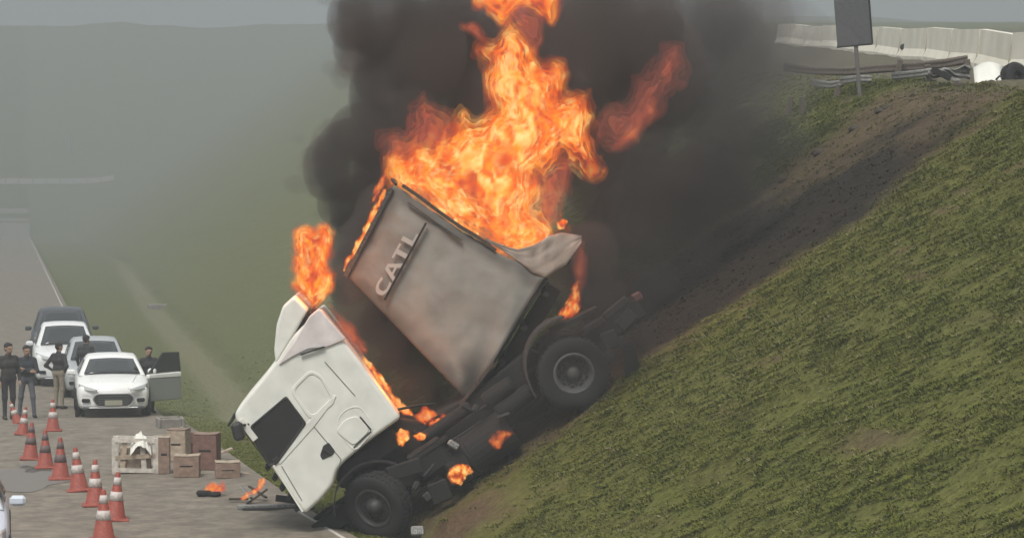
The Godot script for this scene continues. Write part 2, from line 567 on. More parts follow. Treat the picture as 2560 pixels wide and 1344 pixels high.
func build_grass() -> void:
	rng.seed = 77
	var gm := mat(Color.WHITE, 0.75)
	gm.vertex_color_use_as_albedo = true
	gm.backlight_enabled = true
	gm.backlight = Color(0.5, 0.55, 0.3)
	gm.metallic_specular = 0.25
	var kinds := [[], [], []]
	var put := func(d: float, t: float, size: float) -> void:
		var p := place(d, t)
		var px := 1280.0 + p.x / d * F
		if px < -80.0 or px > 2640.0:
			return
		var sc := scar(d, t)
		var bu := burnt(d, t)
		if rng.randf() < 1.0 - smoothstep(0.7, 1.3, Vector2((d - 32.6) * 0.7, t - 1.5).length() + noise.get_noise_2d(d * 20.0, t * 20.0)):
			return
		var dirt := (1.0 - smoothstep(0.5, 0.95, absf(t - table(FOOT, d) + 0.35))) * smoothstep(50.0, 57.0, d)
		if rng.randf() < maxf(dirt * 0.95, maxf(sc * 0.86, bu * 0.8)):
			return
		var n := noise.get_noise_2d(d * 6.0 + 200.0, t * 6.0) * 0.5 + 0.5
		var n2 := noise_fine.get_noise_2d(d * 5.0, t * 9.0) * 0.5 + 0.5
		if rng.randf() < smoothstep(0.62, 0.74, noise.get_noise_2d(d * 11.0 + 500.0, t * 22.0) * 0.5 + 0.5) * 0.75:
			return
		var c := Color(0.152, 0.170, 0.026).lerp(Color(0.205, 0.204, 0.062), n * rng.randf_range(0.4, 1.0)).lerp(Color(0.100, 0.115, 0.022), n2 * rng.randf_range(0.2, 0.9))
		c = c.lerp(Color(0.235, 0.25, 0.105), 0.85 * smoothstep(44.0, 60.0, d))
		if rng.randf() < 0.05:
			c = Color(0.26, 0.235, 0.13)
		c = c.lerp(Color(0.13, 0.10, 0.055), sc * 0.6).lerp(Color(0.02, 0.018, 0.016), bu * 0.9)
		var s := size * rng.randf_range(0.6, 1.25) * (0.75 + 0.6 * n2)
		var b := Basis(Vector3.UP, rng.randf() * TAU) * Basis.from_scale(Vector3(s, s * rng.randf_range(0.28, 0.6), s))
		b = Basis(Vector3(0, 0, 1), 0.35 * smoothstep(1.5, 3.0, t)) * b
		kinds[rng.randi() % 3].append([Transform3D(b, p), c])
	for k in 105000:
		var d := rng.randf_range(19.0, 48.0)
		put.call(d, rng.randf_range(0.3, table(CREST, d) / 0.675 + 2.4), 0.078)
	for k in 14000:
		var d := 48.0 + 30.0 * pow(rng.randf(), 1.3)
		if rng.randf() < smoothstep(48.0, 76.0, d):
			continue
		put.call(d, rng.randf_range(0.5, table(CREST, d) / 0.675 + 4.0), 0.085)
	for i in 3:
		var mm := MultiMesh.new()
		mm.transform_format = MultiMesh.TRANSFORM_3D
		mm.use_colors = true
		mm.mesh = tuft_mesh(11, 5 + i)
		mm.instance_count = kinds[i].size()
		for k in kinds[i].size():
			mm.set_instance_transform(k, kinds[i][k][0])
			mm.set_instance_color(k, kinds[i][k][1])
		var o := MultiMeshInstance3D.new()
		o.name = numbered("grass")
		o.multimesh = mm
		o.material_override = gm
		add_child(o)
		o.set_meta("kind", "stuff")
		o.set_meta("label", "short rough green grass covering the embankment")

# ---------------------------------------------------------------- fire and smoke
func flame(called: String, label: String, outline: Array, depth: float, cell: float, thick: float, amp: float, seed_: int, hot := 0.5, dim := 0.0, energy := 0.0) -> Node3D:
	# a tongue of flame: nested glowing skins of one turbulent field that fills the outline, thinning to its rim
	var poly := PackedVector2Array()
	var lo := Vector2(1e9, 1e9)
	var hi := Vector2(-1e9, -1e9)
	for p in outline:
		var w := at(p[0], p[1], depth)
		poly.append(Vector2(w.x, w.y))
		lo = lo.min(Vector2(w.x, w.y))
		hi = hi.max(Vector2(w.x, w.y))
	var pad := cell * 3.0 + amp
	lo -= Vector2(pad, pad)
	hi += Vector2(pad, pad)
	var mid := (lo + hi) / 2.0
	var root := thing(called, label, "fire", Transform3D(Basis.IDENTITY, Vector3(mid.x, lo.y + pad, -depth)))
	var nx := int((hi.x - lo.x) / cell) + 2
	var ny := int((hi.y - lo.y) / cell) + 2
	var nz := int(2.0 * (thick + pad) / cell) + 2
	var f := PackedFloat32Array()
	f.resize(nx * ny * nz)
	var big := FastNoiseLite.new()
	big.seed = seed_
	big.frequency = 1.0
	big.fractal_octaves = 3
	big.fractal_gain = 0.55
	var tint := FastNoiseLite.new()
	tint.seed = seed_ + 100
	tint.frequency = 1.0
	tint.fractal_octaves = 2
	tint.fractal_gain = 0.4
	var scale_ := clampf(0.16 / cell * 0.62, 2.3, 9.0)
	var o := Vector3(lo.x, lo.y, -thick - pad)
	for y in ny:
		for x in nx:
			var p := Vector2(lo.x + x * cell, lo.y + y * cell)
			var sd := 1e9
			for k in poly.size():
				sd = minf(sd, Geometry2D.get_closest_point_to_segment(p, poly[k], poly[(k + 1) % poly.size()]).distance_to(p))
			if not Geometry2D.is_point_in_polygon(p, poly):
				sd = -sd
			for z in nz:
				var zz := o.z + z * cell
				var v := sd - maxf(0.0, absf(zz) - 0.02) * 0.45
				if v > -amp * 2.0 and v < amp * 5.0:
					var wx := big.get_noise_3d(p.x * scale_ * 0.8, p.y * scale_ * 0.5 + 40.0, zz * scale_ * 0.8) * 0.5
					v += amp * (1.5 if cell < 0.02 else 1.15) * big.get_noise_3d(p.x * scale_ + wx, p.y * scale_ * 0.62 - absf(zz) * 0.6, zz * scale_ + wx)
				if absf(zz) > thick:
					v -= (absf(zz) - thick) * 4.0
				f[x + y * nx + z * nx * ny] = v
	var local := Vector3(-mid.x, -(lo.y + pad), 0)
	var small := cell < 0.02
	var layers := [[-amp * 0.6, 0.05, -0.4], [-amp * 0.3, 0.10, -0.3], [0.0, 0.28, 0.0], [amp * 0.5, 0.6, 0.4], [amp * 1.15, 0.88, 1.0]]
	if small:
		layers = layers.slice(1)
	for L in layers:
		var vi := nets(f, nx, ny, nz, o, cell, L[0])
		var verts: PackedVector3Array = vi[0]
		if verts.size() < 12:
			continue
		var cols := PackedColorArray()
		for k in verts.size():
			var p := verts[k]
			var wv := Vector3(big.get_noise_3d(p.x * scale_ * 0.7, p.y * scale_ * 0.5, p.z * 2.0 + 70.0), big.get_noise_3d(p.x * scale_ * 0.7 + 90.0, p.y * scale_ * 0.5, p.z * 2.0), 0.0) * 0.9 / scale_
			var q := p + wv
			var n := tint.get_noise_3d(q.x * scale_ * 1.25 + 11.0, q.y * scale_ * 0.75, q.z * scale_ * 1.2)
			var n2 := tint.get_noise_3d(q.x * scale_ * 2.3 - 31.0, q.y * scale_ * 1.25, q.z * scale_ * 2.0)
			var ridge := 1.0 - absf(n2) * 2.6
			var h := clampf(hot * 0.55 + L[2] * (0.42 if small else 0.24) + n * 1.0 + ridge * 0.30 - 0.16, 0.0, 1.0)
			var c := Color(0.42, 0.045, 0.022).lerp(Color(1.0, 0.135, 0.014), smoothstep(0.0, 0.38, h))
			c = c.lerp(Color(1.0, 0.33, 0.022), smoothstep(0.38, 0.66, h)).lerp(Color(1.0, 0.66, 0.24), smoothstep(0.68, 1.0, h))
			c = c.lerp(Color(0.30, 0.075, 0.05), dim)
			c.a = clampf(L[1] * (0.75 + 0.7 * n) * (1.0 - dim * 0.82), 0.05, 1.0)
			cols.append(c)
			verts[k] = p + local
		vi[0] = verts
		mesh_obj("flame_layer", net_mesh(vi, cols), M.flame, root)
	if energy > 0.0:
		var l := OmniLight3D.new()
		l.name = "fire_glow"
		l.light_color = Color(1.0, 0.55, 0.22)
		l.light_energy = energy
		l.light_size = 0.5
		l.omni_range = 30.0
		l.omni_attenuation = 2.0
		l.shadow_enabled = true
		l.position = Vector3(0, (hi.y - lo.y) * 0.35, thick + 0.25)
		root.add_child(l)
	return root

func build_fire() -> void:
	M.flame = mat(lin(1.38 / EV, 1.38 / EV, 1.38 / EV), 1.0)
	M.flame.shading_mode = BaseMaterial3D.SHADING_MODE_UNSHADED
	M.flame.transparency = BaseMaterial3D.TRANSPARENCY_ALPHA
	M.flame.vertex_color_use_as_albedo = true
	flame("trailer_fire", "tall orange and yellow blaze rising out of the open top of the burning trailer",
		[[968, 398], [990, 384], [1015, 392], [1040, 372], [1062, 378], [1088, 352], [1112, 360], [1128, 335], [1160, 285], [1178, 312], [1210, 305], [1232, 270], [1215, 215], [1222, 160], [1203, 122], [1245, 105], [1275, 48], [1300, 95], [1330, 130], [1345, 165], [1395, 160], [1405, 185], [1398, 240], [1462, 238], [1470, 290], [1478, 350], [1488, 425], [1478, 432], [1440, 385], [1405, 372], [1370, 410], [1345, 440], [1352, 480], [1335, 520], [1365, 560], [1392, 585], [1350, 625], [1295, 640], [1215, 600], [1130, 545], [1060, 500], [1000, 465]],
		36.3, 0.040, 0.62, 0.19, 3, 0.78, 0.0, 3.2)
	flame("high_flame", "torn wisp of orange flame floating free in the smoke at the very top",
		[[1180, -60], [1185, 5], [1225, 25], [1260, 45], [1290, 20], [1340, 15], [1375, 50], [1388, 20], [1405, -5], [1400, -60]], 36.4, 0.04, 0.35, 0.14, 14, 0.6)
	flame("drifting_flame", "small dull red puff of flame left of the blaze's narrow top",
		[[1160, 66], [1185, 60], [1205, 78], [1218, 100], [1190, 92]], 36.2, 0.03, 0.12, 0.08, 15, 0.2, 0.55)
	flame("inner_fire", "dull red fire seen through smoke right of the main blaze above the torn wall",
		[[1345, 440], [1380, 405], [1410, 400], [1440, 400], [1415, 450], [1412, 480], [1408, 500], [1395, 545], [1370, 560], [1345, 520]], 36.6, 0.04, 0.3, 0.12, 16, 0.1, 0.62)
	flame("smoky_fire", "dull red flames mixed with smoke on the blaze's upper left shoulder",
		[[962, 345], [985, 328], [1018, 345], [1045, 282], [1075, 260], [1102, 285], [1126, 332], [1112, 372], [1060, 392], [1000, 402], [968, 395]], 36.6, 0.045, 0.4, 0.2, 40, 0.2, 0.62)
	flame("stray_flame", "faint stray flame right of the blaze's narrow top", [[1372, 190], [1390, 178], [1402, 196], [1392, 212], [1376, 208]], 36.5, 0.03, 0.1, 0.07, 41, 0.1, 0.6)
	flame("neck_flame", "dull flames in the neck between the blaze and the wisp above it", [[1262, 60], [1250, 30], [1290, 10], [1345, 40], [1352, 90], [1338, 120], [1310, 90], [1285, 50]], 36.7, 0.04, 0.25, 0.14, 42, 0.1, 0.62)
	flame("side_ember", "tiny bright flame licking the curled end of the trailer wall",
		[[1392, 555], [1408, 545], [1420, 553], [1412, 572], [1396, 575]], 35.3, 0.016, 0.06, 0.02, 17, 0.8)
	flame("slope_fire", "red flame half hidden in smoke on the slope behind the trailer",
		[[1535, 366], [1556, 340], [1584, 318], [1612, 275], [1638, 248], [1634, 278], [1608, 310], [1582, 348]], 37.9, 0.035, 0.2, 0.12, 18, 0.4, 0.55)
	flame("slope_glow_fire", "faint red flames fading into the smoke high on the slope",
		[[1500, 350], [1520, 290], [1570, 270], [1620, 200], [1690, 120], [1700, 160], [1660, 230], [1600, 310], [1545, 362]], 37.6, 0.055, 0.4, 0.22, 19, 0.0, 0.85)
	flame("roof_fire", "orange fire on top of the white cab's roof fairing",
		[[735, 575], [752, 562], [785, 566], [815, 560], [830, 580], [826, 640], [822, 660], [834, 690], [832, 725], [806, 742], [780, 770], [752, 740], [730, 720], [738, 690], [734, 650], [740, 610]], 34.6, 0.026, 0.3, 0.075, 20, 0.66, 0.0, 0.8)
	flame("trailer_edge_fire", "thin line of fire running up the trailer's front top edge",
		[[860, 676], [862, 650], [884, 622], [905, 580], [928, 530], [944, 500], [962, 474], [952, 505], [930, 560], [905, 610], [880, 650]], 34.7, 0.016, 0.1, 0.03, 21, 0.75)
	flame("edge_ember", "small flame at the lower corner of the trailer's front top edge",
		[[926, 508], [938, 470], [952, 440], [966, 425], [962, 460], [948, 490]], 34.75, 0.016, 0.1, 0.04, 29, 0.3, 0.3)
	flame("cab_back_fire", "long strip of fire burning down the back edge of the white cab",
		[[890, 868], [905, 885], [935, 920], [960, 945], [985, 985], [1012, 1012], [1030, 1036], [1008, 1040], [985, 1010], [955, 965], [925, 925]], 34.6, 0.016, 0.12, 0.03, 22, 0.7, 0.0, 0.8)
	flame("cab_gap_fire", "dull red flames in the dark gap between cab and trailer",
		[[825, 760], [850, 790], [880, 815], [905, 850], [920, 880], [898, 880], [870, 850], [845, 815]], 34.9, 0.022, 0.2, 0.06, 23, 0.1, 0.6)
	flame("chassis_fire", "red fire on the chassis just behind the cab's lower back corner",
		[[1035, 1040], [1060, 1015], [1085, 1030], [1112, 1040], [1108, 1060], [1085, 1078], [1068, 1062], [1050, 1062]], 34.4, 0.018, 0.14, 0.045, 24, 0.25, 0.15)
	flame("tank_fire", "small yellow flame below the cab's lower back corner",
		[[990, 1085], [1000, 1072], [1018, 1076], [1022, 1095], [1008, 1115], [994, 1112]], 34.1, 0.013, 0.08, 0.022, 25, 0.85)
	flame("step_fire", "small pale flame right of the yellow one under the cab",
		[[1034, 1088], [1050, 1078], [1068, 1085], [1062, 1100], [1042, 1100]], 34.1, 0.013, 0.07, 0.022, 26, 0.7)
	flame("wheel_fire", "bright yellow flame beside the burnt undercarriage between the wheels",
		[[1124, 1172], [1140, 1160], [1172, 1165], [1180, 1178], [1166, 1190], [1152, 1208], [1132, 1205], [1120, 1190]], 33.9, 0.014, 0.1, 0.03, 27, 0.9)
	flame("undercarriage_fire", "dull pink flame under the chassis ahead of the rear wheel",
		[[1222, 1100], [1236, 1082], [1262, 1074], [1290, 1080], [1270, 1095], [1250, 1118], [1232, 1118]], 34.0, 0.018, 0.1, 0.035, 28, 0.4, 0.35)
	flame("mudguard_fire", "orange flame standing on top of the rear mudguard",
		[[1395, 790], [1410, 770], [1425, 740], [1432, 715], [1446, 700], [1448, 740], [1446, 770], [1432, 795], [1410, 798]], 34.5, 0.018, 0.14, 0.04, 30, 0.55, 0.1)
	flame("mudguard_glow", "faint tall wisp of fire above the rear mudguard",
		[[1440, 720], [1434, 680], [1442, 640], [1456, 600], [1466, 650], [1458, 700], [1450, 740]], 34.9, 0.025, 0.14, 0.06, 31, 0.05, 0.72)
	flame("fairing_fire", "small flame eating through the white side panel of the roof fairing",
		[[762, 858], [775, 848], [798, 848], [815, 862], [800, 868], [780, 866]], 34.08, 0.012, 0.05, 0.02, 32, 0.8)
	flame("ground_fire", "small orange fire on a burning lump lying on the road",
		[[505, 1224], [516, 1212], [530, 1203], [545, 1210], [556, 1204], [560, 1225], [540, 1234], [518, 1236]], 38.4, 0.013, 0.1, 0.04, 33, 0.4, 0.35)
	flame("nose_fire", "small fire on the broken boards under the truck's nose",
		[[602, 1246], [616, 1232], [638, 1220], [650, 1198], [662, 1192], [664, 1206], [650, 1224], [626, 1238], [608, 1250]], 37.2, 0.011, 0.06, 0.03, 34, 0.6, 0.25)
	# bright tongues along the burnt upper rim of the trailer wall
	flame("rim_fire", "broken line of pale flames along the trailer wall's burnt top edge",
		[[1078, 505], [1092, 498], [1110, 520], [1140, 545], [1165, 560], [1192, 578], [1205, 590], [1185, 588], [1150, 565], [1115, 542]], 34.9, 0.014, 0.07, 0.03, 35, 0.8)

func smoke(parent: Node3D, px: float, py: float, d: float, rx: float, ry: float, m: Material, squash := 0.85) -> void:
	# one billow: radii in pixels of the photograph at that distance
	var v := FogVolume.new()
	v.name = "billow"
	v.shape = RenderingServer.FOG_VOLUME_SHAPE_ELLIPSOID
	var k := d / F
	v.size = Vector3(rx * k, ry * k, (rx + ry) * 0.5 * k * squash) * 2.0
	v.material = m
	parent.add_child(v, true)
	v.position = at(px, py, d) - parent.position

func fog(density: float, c: Color) -> FogMaterial:
	var m := FogMaterial.new()
	m.density = density
	m.albedo = c
	return m

func build_smoke() -> void:
	rng.seed = 5
	var dark := fog(1.9, lin(0.15, 0.135, 0.13))
	var brown := fog(1.3, lin(0.21, 0.165, 0.15))
	var mid := fog(0.9, lin(0.20, 0.168, 0.158))
	var murk := fog(0.8, lin(0.085, 0.082, 0.08))
	var shade := fog(0.24, lin(0.10, 0.092, 0.088))
	var soot_air := fog(0.75, lin(0.075, 0.07, 0.067))
	var thin := fog(0.42, lin(0.24, 0.21, 0.20))
	var wisp := fog(0.75, lin(0.17, 0.16, 0.155))
	var veil := fog(0.20, lin(0.27, 0.245, 0.235))
	var air := FogVolume.new()
	air.name = "smoke_haze"
	air.size = Vector3(620, 130, 780)
	air.position = Vector3(-60, 55, -380)
	air.material = fog(0.0019, lin(0.28, 0.305, 0.285))
	add_child(air)
	air.set_meta("kind", "stuff")
	air.set_meta("label", "thin grey smoke haze hanging over the whole valley")
	var a := thing("smoke_plume", "thick black smoke billowing up left of the blaze from behind the trailer", "smoke", Transform3D(Basis.IDENTITY, at(880, 700, 37.6)))
	a.set_meta("kind", "stuff")
	for s in [[870, 400, 90, 105], [815, 420, 60, 85], [900, 330, 80, 75], [905, 520, 85, 90], [850, 510, 60, 60], [960, 240, 90, 110], [905, 120, 75, 70], [875, 50, 60, 80], [950, 40, 110, 110], [1060, 130, 110, 130], [865, 600, 60, 70], [890, 670, 60, 70], [1030, 290, 70, 80], [940, 440, 60, 90], [1090, 20, 110, 90]]:
		smoke(a, s[0], s[1], 37.9 + rng.randf_range(-0.25, 0.5), s[2], s[3], dark)
	for s in [[1000, 360, 120, 140], [1100, 250, 120, 130], [1010, 170, 130, 150], [1150, 100, 120, 130], [1250, 200, 140, 160]]:
		smoke(a, s[0], s[1], 39.6, s[2], s[3], brown)
	# small billows that break up the cloud's left rim
	var rim := [[835, 8], [822, 50], [845, 90], [838, 125], [832, 155], [850, 182], [880, 196], [915, 205], [935, 235], [918, 265], [885, 285], [850, 298], [815, 310], [785, 330], [762, 365], [748, 405], [752, 445], [768, 480], [795, 515], [808, 555], [822, 600], [835, 640]]
	for k in rim.size():
		for j in 2:
			var q := rng.randf_range(13, 34)
			smoke(a, rim[k][0] + rng.randf_range(4, 44), rim[k][1] + rng.randf_range(-20, 20), 37.9 + rng.randf_range(-0.5, 0.5), q, q * rng.randf_range(0.7, 1.1), mid if j else brown)
	for k in range(0, rim.size(), 2):
		smoke(a, rim[k][0] + rng.randf_range(-14, 16), rim[k][1] + rng.randf_range(-22, 22), 37.9 + rng.randf_range(-0.4, 0.4), rng.randf_range(18, 42), rng.randf_range(14, 30), wisp)
	var b := thing("smoke_plume", "broad brown-grey smoke cloud rising right of the blaze and over the slope", "smoke", Transform3D(Basis.IDENTITY, at(1550, 700, 38.6)))
	b.set_meta("kind", "stuff")
	for s in [[1450, 100, 150, 190], [1560, 60, 150, 170], [1330, 120, 120, 170], [1640, 180, 130, 160], [1560, 300, 130, 150], [1500, 420, 100, 130], [1240, 260, 130, 160], [1480, 540, 90, 110], [1400, 330, 120, 150], [1190, 60, 110, 110]]:
		smoke(b, s[0], s[1], 38.6 + rng.randf_range(-0.4, 0.8), s[2], s[3], brown, 1.0)
	for s in [[1720, 50, 150, 150], [1700, 220, 140, 150], [1740, 330, 150, 110], [1800, 250, 150, 110], [1760, 20, 150, 110], [1790, 130, 140, 150], [1860, 50, 130, 110]]:
		smoke(b, s[0], s[1], 40.0 + rng.randf_range(-0.4, 0.8), s[2], s[3], thin, 1.2)
	for s in [[1870, 150, 130, 110], [1960, 90, 130, 100], [1900, 330, 140, 90], [1840, 200, 150, 110], [1880, 20, 140, 90], [1990, 160, 120, 80], [1920, 230, 140, 90], [2060, 120, 90, 70]]:
		smoke(b, s[0], s[1], 41.0 + rng.randf_range(-0.4, 0.8), s[2], s[3], veil, 1.2)
	var c := thing("smoke_plume", "low dark smoke clinging to the scorched slope behind the truck's rear wheel", "smoke", Transform3D(Basis.IDENTITY, at(1700, 800, 37.4)))
	c.set_meta("kind", "stuff")
	for s in [[1690, 420, 150, 110], [1620, 540, 140, 120], [1560, 650, 120, 110], [1760, 520, 150, 120], [1830, 360, 120, 90], [1500, 690, 90, 100], [1680, 660, 130, 100], [1570, 770, 100, 80], [1800, 430, 150, 90], [1880, 330, 110, 70]]:
		smoke(c, s[0], s[1], 36.9 + rng.randf_range(-0.3, 0.4), s[2], s[3], murk, 0.7)
	for s in [[1590, 440, 120, 90], [1680, 500, 130, 100], [1560, 560, 100, 90], [1780, 430, 110, 80]]:
		smoke(c, s[0], s[1], 38.8, s[2], s[3], dark, 0.8)
	for k in 12:
		var f := rng.randf()
		smoke(c, lerpf(1560, 1960, f) + rng.randf_range(-60, 60), lerpf(760, 330, f) + rng.randf_range(-90, 90), 36.9 + rng.randf_range(-0.3, 0.6), rng.randf_range(55, 95), rng.randf_range(40, 70), veil if k % 3 else murk, 0.8)
	var e := thing("smoke_plume", "thin smoke drifting off the burning undercarriage and the gap behind the cab", "smoke", Transform3D(Basis.IDENTITY, at(1050, 1000, 34.0)))
	e.set_meta("kind", "stuff")
	for s in [[900, 760, 75, 95], [950, 850, 80, 85], [1010, 930, 75, 75], [870, 690, 65, 75], [1060, 1000, 70, 60], [905, 610, 60, 80], [935, 530, 50, 70], [985, 800, 80, 90], [1050, 880, 80, 80], [1110, 960, 60, 60], [1430, 640, 70, 80], [1420, 720, 70, 70], [1480, 640, 70, 90], [1500, 740, 70, 60]]:
		smoke(e, s[0], s[1], 36.6, s[2], s[3], dark, 1.0)
	for s in [[1450, 760, 120, 140], [1420, 900, 150, 120], [1540, 800, 110, 110], [1250, 1040, 160, 90]]:
		smoke(e, s[0], s[1], 33.1, s[2], s[3], shade, 0.6)
	for s in [[1560, 790, 90, 80], [1500, 700, 85, 90], [1610, 730, 80, 70], [1440, 640, 60, 80], [1530, 900, 80, 60]]:
		smoke(e, s[0], s[1], 33.4, s[2], s[3], soot_air, 0.5)
	for s in [[900, 770, 60, 80], [965, 870, 55, 70], [1030, 965, 60, 60], [890, 690, 50, 60]]:
		smoke(e, s[0], s[1], 34.3, s[2], s[3], thin, 0.5)

# ---------------------------------------------------------------- the truck
var frame_o := Vector3.ZERO
var frame_b := Basis.IDENTITY
var frame_px := Vector2.ZERO
var frame_k := 175.0

func P(px: float, py: float) -> Vector2:
	# where a point of the side view lies in the vehicle's own length and height
	var ex := Vector2(frame_b.x.x, -frame_b.x.y) * frame_k
	var ey := Vector2(frame_b.y.x, -frame_b.y.y) * frame_k
	var v := Vector2(px, py) - frame_px
	var det := ex.x * ey.y - ex.y * ey.x
	return Vector2((v.x * ey.y - v.y * ey.x) / det, (ex.x * v.y - ex.y * v.x) / det)

func PP(list: Array) -> PackedVector2Array:
	var out := PackedVector2Array()
	for p in list:
		out.append(P(p[0], p[1]))
	return out

func V(px: float, py: float, z: float) -> Vector3:
	var p := P(px, py)
	return Vector3(p.x, p.y, z)

func side_frame(px: Vector2, d: float, pitch: float, yaw: float) -> Transform3D:
	frame_px = px
	frame_k = F / d
	frame_b = Basis(Vector3.UP, deg_to_rad(yaw)) * Basis(Vector3(0, 0, 1), deg_to_rad(pitch)) * Basis(Vector3(-1, 0, 0), Vector3.UP, Vector3(0, 0, -1))
	frame_o = at(px.x, px.y, d)
	return Transform3D(frame_b, frame_o)

func wheel(parent: Node3D, where: Vector3, turn: Basis, r: float, w: float, rim_r: float, dish: float, tyre_m: Material, rim_m: Material, bolts := 0) -> void:
	# axis along local z; the outer face towards -z
	var hold := new_st(true)
	var xf := Transform3D(turn * Basis(Vector3.RIGHT, PI / 2), where)
	var h := w / 2.0
	lathe(hold, [[rim_r, -h * 0.8], [rim_r * 1.05, -h * 0.96], [r * 0.86, -h], [r * 0.96, -h * 0.86], [r, -h * 0.6], [r, -h * 0.12], [r * 0.975, -h * 0.1], [r * 0.975, h * 0.1], [r, h * 0.12], [r, h * 0.6], [r * 0.96, h * 0.86], [r * 0.86, h], [rim_r * 1.05, h * 0.96], [rim_r, h * 0.8], [rim_r, -h * 0.8]], 36, xf)
	var t := obj("tyre", hold, tyre_m, parent)
	var tread := new_st()
	for k in 40:
		var a := TAU * k / 40
		for s in [-1.0, 1.0]:
			var c := xf * Vector3(cos(a) * r * 0.986, s * h * 0.42, sin(a) * r * 0.986)
			box(tread, c, Vector3(0.028, w * 0.34, r * 0.085), xf.basis * Basis(Vector3.UP, -a))
	obj("tread", tread, tyre_m, t)
	var rs := new_st(true)
	lathe(rs, [[rim_r * 1.04, -h * 0.95], [rim_r * 0.98, -h * 1.02], [rim_r * 0.90, -h * 0.97], [rim_r * 0.84, -h * 0.6], [rim_r * 0.78, h * dish - h * 0.1], [rim_r * 0.5, h * dish], [rim_r * 0.47, h * dish - h * 0.12], [rim_r * 0.34, h * dish - h * 0.45], [rim_r * 0.30, h * dish - h * 0.62], [0.0, h * dish - h * 0.66]], 28, xf)
	var rim := obj("rim", rs, rim_m, parent)
	var bs := new_st()
	for k in 10 if bolts else 0:
		var a := TAU * k / 10
		box(bs, xf * Vector3(cos(a) * rim_r * 0.62, h * dish - 0.01, sin(a) * rim_r * 0.62), Vector3(0.035, 0.03, 0.035), xf.basis)
		var hole := xf * Vector3(cos(a + 0.31) * rim_r * 0.74, h * dish - 0.012, sin(a + 0.31) * rim_r * 0.74)
		box(bs, hole, Vector3(0.05, 0.012, 0.06), xf.basis * Basis(Vector3.UP, -a - 0.31))
	if bolts:
		obj("wheel_nuts", bs, M.black, rim)

